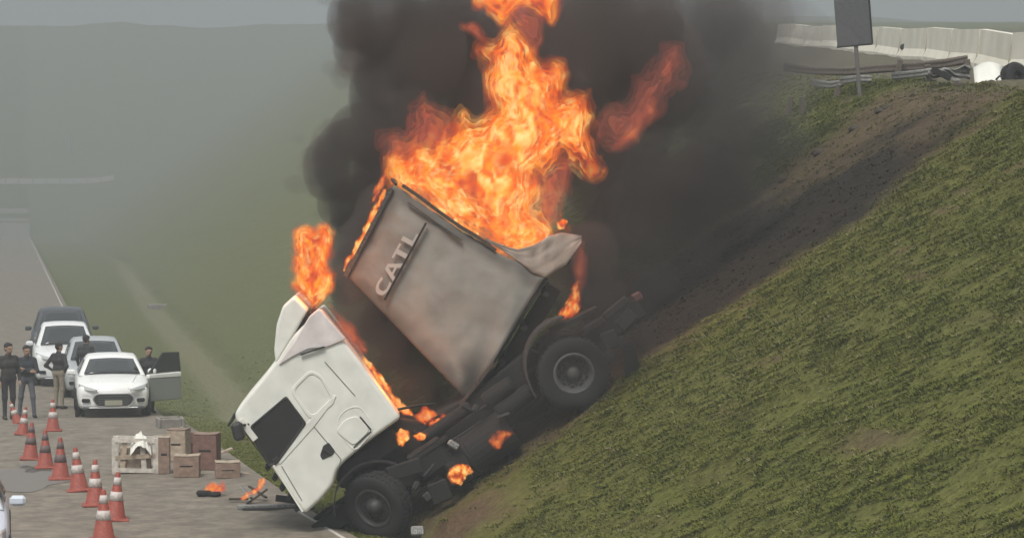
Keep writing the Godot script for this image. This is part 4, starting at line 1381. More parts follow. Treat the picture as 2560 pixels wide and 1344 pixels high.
	wheel(wh, Vector3.ZERO, Basis(Vector3.UP, PI) * Basis(Vector3.RIGHT, 0.3), 0.27, 0.2, 0.13, 0.2, M.tyre, M.char)
	rng.seed = 91
	for k in 9:
		var p := [[2140, 250], [2290, 262], [2400, 245], [2050, 262], [2220, 300], [2480, 262], [1960, 300], [2330, 240], [2200, 238]][k] as Array
		var dd := 41.0
		st = new_st()
		var g := ground_under(at(p[0], p[1], dd))
		var cl := thing("soil_clod", ["lump of torn soil below the sign's post", "lump of torn soil below the bent rail end", "small clod of soil below the white panel", "clod of soil left of the sign post in thin smoke", "broad clod in the middle of the torn track", "clod of soil at the right edge of the torn track", "clod near the smoke's right fringe", "small clod beside the guard rail's brown post", "small clod just under the sign"][k], "soil", Transform3D(Basis(Vector3.UP, k), g), "clods of soil along the torn track")
		var ico := []
		var rr := rng.randf_range(0.08, 0.16)
		for i in 7:
			var row := []
			for j in 11:
				var dir := Vector3(sin(PI * i / 6.0) * cos(TAU * j / 10.0), cos(PI * i / 6.0) * 0.6, sin(PI * i / 6.0) * sin(TAU * j / 10.0))
				row.append(dir * rr * (1.0 + 0.5 * noise.get_noise_3dv(dir * 25.0 + Vector3(k * 9, 0, 0))))
			ico.append(row)
		for i in 6:
			for j in 10:
				quad(st, ico[i][j], ico[i][j + 1], ico[i + 1][j + 1], ico[i + 1][j])
		obj("clod", st, M.soil, cl)

func ground_under(p: Vector3) -> Vector3:
	return Vector3(p.x, land(-p.z, p.x - table(EDGE_LINE, -p.z)), p.z)

func road_spot(px: float, py: float) -> Vector3:
	# the point of the road seen at that place of the photograph
	var d := 20.0
	for k in 30:
		var p := at(px, py, d)
		d *= 1.0 + (p.y - maxf(land(d, p.x - table(EDGE_LINE, d)), road_y(d) + 0.006)) / EYE
	var q := at(px, py, d)
	return Vector3(q.x, maxf(land(d, q.x - table(EDGE_LINE, d)), road_y(d) + 0.006), q.z)

# ---------------------------------------------------------------- cars
func car(called: String, label: String, where: Transform3D, c: Dictionary) -> Node3D:
	# local axes: nose towards +z, y up
	var t := thing(called, label, c.kind, where, "cars stopped along the road")
	var L: float = c.L
	var w: float = c.W / 2.0
	var H: float = c.H
	var belt: float = c.belt
	var hood: float = c.hood
	var st := new_st(true)
	var rows := []
	var stations := [[0.5, hood * 0.66, 0.80, 0.30], [0.492, hood * 0.76, 0.88, 0.24], [0.47, hood * 0.85, 0.94, 0.20], [0.42, hood * 0.92, 0.98, 0.19], [0.30, hood * 0.985, 1.0, 0.19], [c.cowl, belt, 1.0, 0.19], [0.0, belt - 0.01, 1.0, 0.19], [-0.3, belt, 1.0, 0.19], [-0.42, belt - 0.01, 0.98, 0.2], [-0.48, belt * 0.93, 0.93, 0.25], [-0.5, belt * 0.8, 0.84, 0.32]]
	for s in stations:
		var z: float = s[0] * L
		var hw: float = s[2] * w
		var top: float = s[1]
		var bot: float = s[3]
		var bow: float = (0.16 if s[0] > 0.4 else (-0.10 if s[0] < -0.45 else 0.0))
		var half := [[0.0, bot], [0.6, bot], [0.9, bot + 0.01], [0.965, bot + 0.07], [0.99, lerpf(bot, top, 0.4)], [1.0, lerpf(bot, top, 0.62)], [0.985, lerpf(bot, top, 0.82)], [0.955, top - 0.045], [0.90, top - 0.012], [0.72, top + 0.015], [0.4, top + 0.035], [0.0, top + 0.045]]
		var ring := []
		for k in half.size():
			ring.append(Vector3(half[k][0] * hw, half[k][1], z - bow * pow(half[k][0], 2.0) * absf(s[0]) * 2.0))
		for k in range(half.size() - 2, 0, -1):
			ring.append(Vector3(-half[k][0] * hw, half[k][1], z - bow * pow(half[k][0], 2.0) * absf(s[0]) * 2.0))
		rows.append(ring)
	for i in rows.size() - 1:
		for k in rows[i].size():
			var j: int = (k + 1) % rows[i].size()
			quad(st, rows[i][k], rows[i][j], rows[i + 1][j], rows[i + 1][k])
	for e in [0, rows.size() - 1]:
		var mid := Vector3.ZERO
		for p in rows[e]:
			mid += p / rows[e].size()
		mid.z = rows[e][0].z
		for k in rows[e].size():
			tri(st, mid, rows[e][(k + 1) % rows[e].size()], rows[e][k])
	obj("body", st, c.paint, t)
	# roof and pillars
	var zf: float = c.cowl * L
	var zt: float = c.wind_top * L
	var zr: float = c.roof_end * L
	var zb: float = c.tail * L
	var rw: float = w * 0.70
	var bw: float = w * 0.92
	var gst := [[zf, belt - 0.02, belt + 0.005, bw, 0.86], [zt + 0.05 * L * 0.3, belt - 0.02, H - 0.05, bw, 1.0], [zt - 0.02 * L, belt - 0.02, H - 0.005, bw, 1.0], [(zt + zr) / 2.0, belt - 0.02, H + 0.01, bw, 1.0], [zr, belt - 0.02, H - 0.03, bw, 0.97], [zb, belt - 0.02, belt + 0.01, bw * 0.93, 0.9]]
	st = new_st(true)
	rows = []
	for s in gst:
		var ring := []
		var y0: float = s[1]
		var y1: float = s[2]
		var ww: float = rw * s[4]
		var bb: float = s[3]
		var f := clampf((y1 - y0) / (H - belt), 0.0, 1.0)
		var tw := lerpf(bb, ww, f)
		for q in [[bb, y0], [lerpf(bb, tw, 0.5), lerpf(y0, y1, 0.5)], [tw, y1 - 0.06 * f], [tw - 0.06, y1 - 0.01 * f], [tw * 0.5, y1 + 0.015 * f], [0.0, y1 + 0.02 * f]]:
			ring.append(Vector3(q[0], q[1], s[0]))
		for k in range(4, -1, -1):
			ring.append(Vector3(-ring[k].x, ring[k].y, ring[k].z))
		rows.append(ring)
	for i in rows.size() - 1:
		for k in rows[i].size() - 1:
			quad(st, rows[i][k], rows[i][k + 1], rows[i + 1][k + 1], rows[i + 1][k])
	obj("roof", st, c.paint, t)
	# panes, standing just proud of the pillars
	var pane := func(called_: String, p00: Vector3, p10: Vector3, p11: Vector3, p01: Vector3, bulge: Vector3, lift: Vector3) -> void:
		var g := []
		for i in 7:
			var row := []
			for j in 7:
				var u := i / 6.0
				var v := j / 6.0
				row.append(p00.lerp(p10, u).lerp(p01.lerp(p11, u), v) + bulge * sin(PI * u) + lift)
			g.append(row)
		var ps := new_st(true)
		sheet(ps, g, 0.006)
		obj(called_, ps, M.car_glass, t)
	var fx := bw * 0.84
	pane.call("windscreen", Vector3(-fx, belt + 0.03, zf - 0.02), Vector3(fx, belt + 0.03, zf - 0.02), Vector3(rw * 0.86, H - 0.10, zt + 0.03 * L), Vector3(-rw * 0.86, H - 0.10, zt + 0.03 * L), Vector3(0, 0.03, 0.03), Vector3(0, 0.012, 0.022))
	pane.call("rear_window", Vector3(fx * 0.86, belt + 0.06, zb + 0.05), Vector3(-fx * 0.86, belt + 0.06, zb + 0.05), Vector3(-rw * 0.84, H - 0.12, zr - 0.02), Vector3(rw * 0.84, H - 0.12, zr - 0.02), Vector3(0, 0.02, -0.02), Vector3(0, 0.01, -0.02))
	for sgn in [-1.0, 1.0]:
		for span in [[0.34, 0.06], [0.02, -0.24]]:
			var za := lerpf(zb, zf, 0.5 + span[0])
			var zc := lerpf(zb, zf, 0.5 + span[1])
			var ta := lerpf(zr, zt, clampf(0.5 + span[0] * 1.3, 0.0, 1.0))
			var tc := lerpf(zr, zt, clampf(0.5 + span[1] * 1.3, 0.0, 1.0))
			pane.call("side_window", Vector3(sgn * bw * 0.985, belt + 0.04, za), Vector3(sgn * bw * 0.985, belt + 0.04, zc), Vector3(sgn * (rw + 0.015), H - 0.11, tc), Vector3(sgn * (rw + 0.015), H - 0.11, ta), Vector3(sgn * 0.01, 0, 0), Vector3(sgn * 0.02, 0, 0))
		# mirrors
		var ms := new_st()
		box(ms, Vector3(sgn * (w + 0.10), belt + 0.07, zf - 0.32), Vector3(0.20, 0.13, 0.10), Basis(Vector3.UP, sgn * -0.15), 0.035)
		obj("mirror", ms, c.paint, t)
		# headlamps
		ms = new_st(true)
		var g := []
		for i in 6:
			var row := []
			for j in 4:
				var u := i / 5.0
				var v := j / 3.0
				var x := lerpf(0.44, 0.93, u) * w
				var y := hood * lerpf(0.74, 0.90, v * (0.35 + 0.65 * u)) + 0.02 * u
				row.append(Vector3(sgn * x, y, L * (0.497 - 0.055 * u * u - 0.03 * v * u) - 0.11 * u * u + 0.012))
			g.append(row)
		sheet(ms, g, 0.02)
		obj("headlamp", ms, M.lamp_glass, t)
		# fog lamp pocket
		ms = new_st()
		box(ms, Vector3(sgn * w * 0.74, 0.40, L * 0.478 - 0.02), Vector3(0.20, 0.085, 0.06), Basis(Vector3.UP, sgn * 0.42), 0.02)
		obj("fog_lamp", ms, M.char, t)
	# nose: grille with bars, plate, bumper lip, badge
	var nose := L * 0.5
	st = new_st()
	var gw: float = c.grille * w
	prism(st, PackedVector2Array([Vector2(-gw * 0.82, 0.54), Vector2(gw * 0.82, 0.54), Vector2(gw, 0.44), Vector2(gw * 0.78, 0.28), Vector2(-gw * 0.78, 0.28), Vector2(-gw, 0.44)]), nose - 0.03, nose + 0.012, 0.012, Transform3D.IDENTITY, 2, 0.05)
	var gr := obj("grille", st, M.black, t)
	for k in 4:
		st = new_st()
		box(st, Vector3(0, 0.33 + k * 0.055, nose + 0.014), Vector3(gw * 1.5, 0.012, 0.012))
		obj("grille_bar", st, M.seam, gr)
	st = new_st()
	ring_prism(st, PackedVector2Array([Vector2(-gw * 0.86, 0.565), Vector2(gw * 0.86, 0.565), Vector2(gw * 1.06, 0.44), Vector2(gw * 0.8, 0.255), Vector2(-gw * 0.8, 0.255), Vector2(-gw * 1.06, 0.44)]), 0.022, nose + 0.02, nose - 0.02, 0.05)
	obj("grille_surround", st, M.chrome, gr)
	st = new_st()
	box(st, Vector3(0, 0.35, nose + 0.026), Vector3(0.40, 0.12, 0.012))
	obj("number_plate", st, M.plate, t)
	st = new_st()
	box(st, Vector3(0, 0.215, nose - 0.09), Vector3(c.W * 0.84, 0.05, 0.2), Basis.IDENTITY, 0.02)
	obj("bumper_lip", st, M.black, t)
	st = new_st()
	box(st, Vector3(0, 0.235, nose - 0.015), Vector3(c.W * 0.66, 0.03, 0.05), Basis.IDENTITY, 0.012)
	obj("bumper_trim", st, c.paint, t)
	for sgn in [-1.0, 1.0]:      # creases that run up the bonnet
		st = new_st()
		tube(st, [Vector3(sgn * w * 0.40, hood * 0.80, L * 0.485), Vector3(sgn * w * 0.52, hood * 0.955, L * 0.40), Vector3(sgn * w * 0.66, belt + 0.01, zf + 0.05)], [0.014], 6)
		obj("bonnet_crease", st, c.paint, t)
	for sx in [-1.0, 1.0]:
		for z in [0.31, -0.30]:
			var wp := Vector3(sx * (w - 0.10), c.wheel, z * L)
			st = new_st(true)
			lathe(st, [[c.wheel + 0.055, -0.02], [c.wheel + 0.055, 0.075], [c.wheel - 0.02, 0.075]], 24, Transform3D(Basis(Vector3(0, 0, 1), -sx * PI / 2), wp + Vector3(sx * 0.042, 0, 0)))
			obj("wheel_arch", st, M.black, t)
			wheel(t, wp, Basis(Vector3.UP, sx * -PI / 2), c.wheel, 0.20, c.wheel * 0.64, -0.5, M.tyre, M.alloy)
	return t

func build_cars() -> void:
	M.car_glass = mat(lin(0.03, 0.034, 0.036), 0.1)
	M.lamp_glass = mat(lin(0.45, 0.46, 0.46), 0.15)
	M.chrome = mat(lin(0.55, 0.55, 0.54), 0.25, 0.7)
	M.alloy = mat(lin(0.35, 0.35, 0.35), 0.4, 0.5)
	M.plate = mat(lin(0.30, 0.29, 0.22), 0.6)
	var white := mat(lin(0.78, 0.78, 0.76), 0.3)
	white.clearcoat_enabled = true
	white.clearcoat = 0.6
	var silver := mat(lin(0.42, 0.44, 0.45), 0.35, 0.3)
	var pale := mat(lin(0.68, 0.69, 0.69), 0.3)
	var navy := mat(lin(0.05, 0.055, 0.065), 0.35)
	var pose := func(px: float, py: float, yaw: float) -> Transform3D:
		return Transform3D(Basis(Vector3.UP, deg_to_rad(yaw)), road_spot(px, py))
	var hatch := {"kind": "car", "L": 4.0, "W": 1.70, "H": 1.34, "belt": 0.90, "hood": 0.83, "cowl": 0.20, "wind_top": 0.02, "roof_end": -0.34, "tail": -0.47, "wheel": 0.30, "grille": 0.55, "paint": white}
	var back := func(tr: Transform3D, l: float) -> Transform3D:   # from the nose on the ground to the car's middle
		return Transform3D(tr.basis, tr.origin - tr.basis.z * l / 2.0)
	var c1 := car("white_car", "white hatchback facing the camera with its far-side front door standing open", back.call(pose.call(283, 1044, 11), 4.0), hatch)
	# its open door
	var hinge := Vector3(0.84, 0, 0.62)
	var turn := Basis(Vector3.UP, deg_to_rad(-52))
	var dxf := Transform3D(turn * Basis(Vector3.UP, PI / 2), hinge)
	var st := new_st()
	prism(st, PackedVector2Array([Vector2(0.0, 0.26), Vector2(1.0, 0.26), Vector2(1.02, 0.55), Vector2(1.0, 0.80), Vector2(0.0, 0.80)]), -0.05, 0.05, 0.02, dxf, 2, 0.04)
	var door := obj("open_door", st, mat(lin(0.22, 0.225, 0.215), 0.5), c1)
	st = new_st()
	prism(st, PackedVector2Array([Vector2(0.0, 0.80), Vector2(1.0, 0.80), Vector2(1.01, 0.92), Vector2(0.0, 0.90)]), -0.06, 0.06, 0.02, dxf, 2, 0.02)
	obj("door_sill", st, white, door)
	st = new_st()
	prism(st, PackedVector2Array([Vector2(0.06, 0.92), Vector2(1.0, 0.93), Vector2(0.94, 1.36), Vector2(0.48, 1.37)]), -0.012, 0.012, 0.005, dxf, 2, 0.04)
	obj("door_window", st, M.car_glass, door)
	st = new_st()
	tube(st, [dxf * Vector3(0.04, 0.92, 0), dxf * Vector3(0.47, 1.39, 0), dxf * Vector3(0.96, 1.38, 0), dxf * Vector3(1.01, 0.93, 0)], [0.025], 6)
	obj("window_frame", st, M.black, door)
	var second := hatch.duplicate()
	second.merge({"L": 4.1, "H": 1.46, "paint": silver, "grille": 0.4}, true)
	car("silver_car", "silver car parked close behind the white hatchback, partly hidden on its left", back.call(pose.call(243, 996, 12), 4.1), second)
	var suv := hatch.duplicate()
	suv.merge({"L": 4.3, "W": 1.76, "H": 1.66, "belt": 1.05, "hood": 1.0, "wheel": 0.34, "paint": pale, "grille": 0.45}, true)
	car("white_van", "tall pale car behind the silver one, third in the row", back.call(pose.call(165, 966, 12), 4.3), suv)
	var dark := hatch.duplicate()
	dark.merge({"L": 4.9, "W": 1.86, "H": 1.80, "belt": 1.14, "hood": 1.08, "wheel": 0.37, "paint": navy, "grille": 0.5, "cowl": 0.18}, true)
	car("dark_pickup", "dark tall vehicle last in the row of stopped cars", back.call(pose.call(158, 926, 12), 4.9), dark)
	var near := hatch.duplicate()
	near.merge({"paint": mat(lin(0.50, 0.54, 0.60), 0.35)}, true)
	car("pale_blue_car", "pale bluish car cut off by the left edge, nearest the camera", back.call(pose.call(-160, 1500, 12), 4.0), near)

# ---------------------------------------------------------------- people
func seg_d(p: Vector3, b: Array) -> float:
	var ab: Vector3 = b[1] - b[0]
	var t := clampf((p - b[0]).dot(ab) / maxf(ab.length_squared(), 1e-6), 0.0, 1.0)
	return p.distance_to(b[0] + ab * t) - lerpf(b[2], b[3], t)

func skin_bones(bones: Array, cell: float, k: float) -> ArrayMesh:
	# bones: [from, to, radius, radius, colour]
	var lo := Vector3.ONE * 1e9
	var hi := -lo
	for b in bones:
		var r := Vector3.ONE * (maxf(b[2], b[3]) + cell * 2.0)
		lo = lo.min(b[0] - r).min(b[1] - r)
		hi = hi.max(b[0] + r).max(b[1] + r)
	var nx := int((hi.x - lo.x) / cell) + 2
	var ny := int((hi.y - lo.y) / cell) + 2
	var nz := int((hi.z - lo.z) / cell) + 2
	var f := PackedFloat32Array()
	f.resize(nx * ny * nz)
	f.fill(-1.0)
	for b in bones:
		var r := Vector3.ONE * (maxf(b[2], b[3]) + maxf(k, cell * 2.0))
		var p0: Vector3 = ((b[0].min(b[1]) - r - lo) / cell).max(Vector3.ZERO)
		var p1: Vector3 = (b[0].max(b[1]) + r - lo) / cell
		for z in range(int(p0.z), mini(int(p1.z) + 2, nz)):
			for y in range(int(p0.y), mini(int(p1.y) + 2, ny)):
				for x in range(int(p0.x), mini(int(p1.x) + 2, nx)):
					var i := x + y * nx + z * nx * ny
					var d := seg_d(lo + Vector3(x, y, z) * cell, b)
					var e := -f[i]
					var h := clampf(0.5 + 0.5 * (e - d) / k, 0.0, 1.0)
					f[i] = -(lerpf(e, d, h) - k * h * (1.0 - h))
	var vi := nets(f, nx, ny, nz, lo, cell, 0.0)
	var cols := PackedColorArray()
	for v in vi[0]:
		var best := 1e9
		var c := Color.BLACK
		for b in bones:
			var d := seg_d(v, b)
			if d < best:
				best = d
				c = b[4]
		cols.append(c)
	return net_mesh(vi, cols)

func merge_meshes(list: Array) -> ArrayMesh:
	var st := SurfaceTool.new()
	for m in list:
		st.append_from(m, 0, Transform3D.IDENTITY)
	return st.commit()

func person(label: String, where: Vector3, yaw: float, height: float, top: Color, legs: Color, hair: Color, pose: Dictionary) -> void:
	var t := thing("person", label, "person", Transform3D(Basis(Vector3.UP, deg_to_rad(yaw)) * Basis.from_scale(Vector3.ONE * height / 1.74), where), "people standing by the stopped cars")
	var skin := Color(0.30, 0.185, 0.13)
	var shoe := Color(0.025, 0.023, 0.022)
	var sp: float = pose.get("spread", 0.10)
	var step: float = pose.get("step", 0.0)
	var bones := []
	var hands := []
	for s in [-1.0, 1.0]:
		var hip := Vector3(s * 0.09, 0.92, 0)
		var ank := Vector3(s * sp, 0.09, s * step)
		var knee := hip.lerp(ank, 0.5) + Vector3(s * 0.01, 0.01, 0.025)
		bones.append([hip, knee, 0.088, 0.062, legs])
		bones.append([knee, ank, 0.060, 0.046, legs])
		bones.append([ank + Vector3(0, -0.04, -0.03), ank + Vector3(s * 0.03, -0.05, 0.15), 0.045, 0.036, shoe])
		var sh := Vector3(s * 0.185, 1.40, 0)
		var mode: String = pose.get("arms", "hang")
		var el := Vector3(s * 0.26, 1.13, -0.03)
		var wr := Vector3(s * 0.25, 0.90, 0.06)
		if mode == "cross":
			el = Vector3(s * 0.25, 1.13, 0.08)
			wr = Vector3(-s * 0.06, 1.16 + s * 0.03, 0.20)
		elif mode == "point" and s > 0:
			el = Vector3(0.36, 1.28, 0.12)
			wr = Vector3(0.44, 1.42, 0.32)
		elif mode == "hips":
			el = Vector3(s * 0.36, 1.14, -0.10)
			wr = Vector3(s * 0.20, 1.00, 0.02)
		bones.append([sh, el, 0.060, 0.047, top])
		bones.append([el, wr, 0.046, 0.034, top])
		var dir := (wr - el).normalized()
		var side := dir.cross(Vector3(s, 0, 0.2)).normalized()
		var palm := wr + dir * 0.085
		hands.append([wr, palm, 0.026, 0.034, skin])
		hands.append([palm - side * 0.022, palm + side * 0.022, 0.017, 0.017, skin])
		for k in 4:
			var base := palm + side * (k - 1.5) * 0.019
			var len := [0.062, 0.074, 0.070, 0.054][k] as float
			var curl := Vector3(-s * 0.4, 0, 0.15) * 0.5
			var m := base + (dir + curl * 0.3).normalized() * len * 0.55
			hands.append([base, m, 0.0095, 0.009, skin])
			hands.append([m, m + (dir + curl).normalized() * len * 0.5, 0.009, 0.0075, skin])
		var tb := wr + dir * 0.03 + side * -0.024
		hands.append([tb, tb - side * 0.03 + dir * 0.035, 0.011, 0.010, skin])
		hands.append([tb - side * 0.03 + dir * 0.035, tb - side * 0.032 + dir * 0.065, 0.010, 0.008, skin])
	bones.append([Vector3(-0.07, 0.96, 0), Vector3(0.07, 0.96, 0), 0.115, 0.115, legs])
	bones.append([Vector3(-0.05, 1.08, 0.005), Vector3(0.05, 1.08, 0.005), 0.125, 0.125, top])
	bones.append([Vector3(-0.08, 1.27, 0), Vector3(0.08, 1.27, 0), 0.125, 0.125, top])
	bones.append([Vector3(-0.15, 1.405, -0.01), Vector3(0.15, 1.405, -0.01), 0.07, 0.07, top])
	bones.append([Vector3(0, 1.38, -0.01), Vector3(0, 1.50, 0.005), 0.075, 0.056, top])
	bones.append([Vector3(0, 1.46, 0), Vector3(0, 1.56, 0.015), 0.055, 0.052, skin])
	var hd := Basis(Vector3.UP, deg_to_rad(pose.get("look", 0.0)))
	var o := Vector3(0, 1.63, 0.02)
	var head := []
	for b in [[Vector3(0, 0.03, -0.015), Vector3(0, 0.02, 0.01), 0.090, 0.085], [Vector3(0, -0.04, 0.03), Vector3(0, -0.075, 0.045), 0.062, 0.038], [Vector3(-0.03, -0.06, 0.03), Vector3(0.03, -0.06, 0.03), 0.042, 0.042], [Vector3(0, 0.005, 0.09), Vector3(0, -0.03, 0.108), 0.011, 0.016], [Vector3(-0.04, 0.02, 0.082), Vector3(0.04, 0.02, 0.082), 0.014, 0.014], [Vector3(-0.02, -0.062, 0.085), Vector3(0.02, -0.062, 0.085), 0.010, 0.010], [Vector3(-0.086, 0.01, -0.005), Vector3(-0.088, -0.03, 0.0), 0.014, 0.010], [Vector3(0.086, 0.01, -0.005), Vector3(0.088, -0.03, 0.0), 0.014, 0.010], [Vector3(0, -0.06, 0.0), Vector3(0, -0.14, -0.01), 0.05, 0.052]]:
		head.append([o + hd * b[0], o + hd * b[1], b[2], b[3], skin])
	for s in [-1.0, 1.0]:
		head.append([o + hd * Vector3(s * 0.032, 0.0, 0.083), o + hd * Vector3(s * 0.034, 0.0, 0.083), 0.0095, 0.0095, Color(0.04, 0.03, 0.025)])
	head.append([o + hd * Vector3(-0.018, -0.0625, 0.094), o + hd * Vector3(0.018, -0.0625, 0.094), 0.0045, 0.0045, Color(0.22, 0.09, 0.075)])
	mesh_obj("body", merge_meshes([skin_bones(bones, 0.020, 0.045), skin_bones(head, 0.0085, 0.018), skin_bones(hands, 0.0055, 0.008)]), M.person, t)
	var hb := []
	for b in [[Vector3(0, 0.055, -0.03), Vector3(0, 0.05, 0.0), 0.088, 0.085], [Vector3(0, 0.0, -0.05), Vector3(0, -0.02, -0.045), 0.07, 0.06], [Vector3(-0.05, 0.06, 0.0), Vector3(0.05, 0.06, 0.0), 0.052, 0.052], [Vector3(-0.03, 0.085, 0.045), Vector3(0.03, 0.085, 0.045), 0.03, 0.03]]:
		hb.append([o + hd * b[0], o + hd * b[1], b[2], b[3], hair])
	mesh_obj("hair", skin_bones(hb, 0.010, 0.02), M.person, t)

func build_people() -> void:
	M.person = mat(Color.WHITE, 0.85)
	M.person.vertex_color_use_as_albedo = true
	var dark := Color(0.022, 0.021, 0.023)
	var hair := Color(0.018, 0.015, 0.013)
	person("leftmost person, in dark jacket and dark trousers, at the left edge of the road", road_spot(20, 1049), 35, 1.72, Color(0.03, 0.024, 0.026), Color(0.028, 0.026, 0.03), hair, {"spread": 0.09, "arms": "hang", "look": 20})
	person("person in a dark navy jacket and grey jeans, arms folded, second from the left", road_spot(66, 1044), 15, 1.66, Color(0.022, 0.024, 0.032), Color(0.085, 0.09, 0.105), hair, {"spread": 0.17, "step": 0.08, "arms": "cross", "look": 15})
	person("person in dark jacket and beige trousers standing in front of the tall pale car", road_spot(146, 1022), 150, 1.62, dark, Color(0.22, 0.19, 0.145), hair, {"spread": 0.10, "arms": "hips", "look": -10})
	person("person in dark clothes standing behind the white hatchback's open door", road_spot(371, 1032), 20, 1.58, dark, Color(0.03, 0.03, 0.032), hair, {"spread": 0.10, "arms": "hang"})
	person("person in dark clothes between the tall pale car and the silver car", road_spot(214, 1000), 160, 1.66, Color(0.026, 0.026, 0.03), dark, hair, {"arms": "hang"})

# ---------------------------------------------------------------- cones and things lying on the road
func build_cones() -> void:
	var orange := grime(mat(lin(0.42, 0.085, 0.055), 0.65), noise_tex(0.03, 0.6, 1.0, 71, 5), 1.5)
	var band := grime(mat(lin(0.70, 0.64, 0.60), 0.5), noise_tex(0.03, 0.7, 1.0, 72, 5), 1.5)
	var dull := grime(mat(lin(0.17, 0.12, 0.12), 0.7), noise_tex(0.03, 0.7, 1.0, 73, 5), 1.5)
	var made := {}
	var list := [
		[258, 1352, 1.0, 0, 0, "nearest orange and white traffic cone, its base cut off by the bottom edge"],
		[286, 1300, 1.0, 4, 0, "orange and white traffic cone just right of and behind the nearest one"],
		[237, 1264, 1.0, 0, 0, "orange cone with two white bands directly behind the nearest cone"],
		[197, 1227, 1.0, -5, 0, "leaning orange cone with two white bands, fourth from the front"],
		[150, 1198, 1.0, 0, 1, "tall dull red cone with dark bands, fifth from the front"],
		[112, 1170, 0.95, 0, 1, "dull red cone with dark bands left of the fifth one"],
		[74, 1148, 0.95, 3, 1, "dull red cone with dark bands, nearest the road's left side"],
		[131, 1077, 0.92, 0, 0, "orange cone with white bands in front of the person in beige trousers"],
		[54, 1086, 0.8, 8, 0, "small orange cone before the two people at the left edge"],
		[44, 1058, 0.7, -20, 0, "tilted orange cone at the feet of the two people at the left edge"]]
	for c in list:
		var where := Transform3D(Basis(Vector3(0, 0, 1), deg_to_rad(-c[3])) * Basis(Vector3.UP, 0.2) * Basis.from_scale(Vector3.ONE * c[2]), road_spot(c[0], c[1]))
		if made.has(c[4]):
			copy_of(made[c[4]], "traffic_cone", c[5], where, "traffic cones closing off the lane")
			continue
		var t := thing("traffic_cone", c[5], "traffic cone", where, "traffic cones closing off the lane")
		made[c[4]] = t
		var st := new_st()
		box(st, Vector3(0, 0.02, 0), Vector3(0.40, 0.04, 0.40), Basis.IDENTITY, 0.012)
		obj("base", st, orange, t)
		st = new_st(true)
		lathe(st, [[0.165, 0.04], [0.15, 0.055], [0.033, 0.70], [0.026, 0.715], [0.0, 0.715]], 24, Transform3D.IDENTITY)
		obj("cone_body", st, orange, t)
		for y in [[0.30, 0.43], [0.53, 0.64]]:
			st = new_st(true)
			var r := func(h: float) -> float: return 0.15 - 0.117 * (h - 0.055) / 0.645 + 0.004
			lathe(st, [[r.call(y[0]) - 0.003, y[0] - 0.001], [r.call(y[0]), y[0]], [r.call(y[1]), y[1]], [r.call(y[1]) - 0.003, y[1] + 0.001]], 24)
			obj("band", st, band if c[4] == 0 else dull, t)

func carton(label: String, called: String, px: float, py: float, w: float, h: float, dep: float, yaw: float, m: Material, lid: Material, category := "box") -> Node3D:
	var t := thing(called, label, category, Transform3D(Basis(Vector3.UP, deg_to_rad(yaw)), road_spot(px, py)), "goods unloaded on the road")
	var st := new_st()
	box(st, Vector3(0, h / 2.0, 0), Vector3(w, h, dep), Basis.IDENTITY, 0.012)
	obj("carton", st, m, t)
	st = new_st()
	for s in [-1.0, 1.0]:
		box(st, Vector3(s * w * 0.255, h + 0.012, 0), Vector3(w * 0.5, 0.016, dep * 1.02), Basis(Vector3(0, 0, 1), s * 0.06), 0.004)
	obj("flap", st, lid, t)
	st = new_st()
	box(st, Vector3(0, h * 0.55, dep / 2.0 + 0.002), Vector3(w * 0.5, h * 0.06, 0.006), Basis.IDENTITY, 0.002)
	obj("hand_hold", st, M.char, t)
	return t

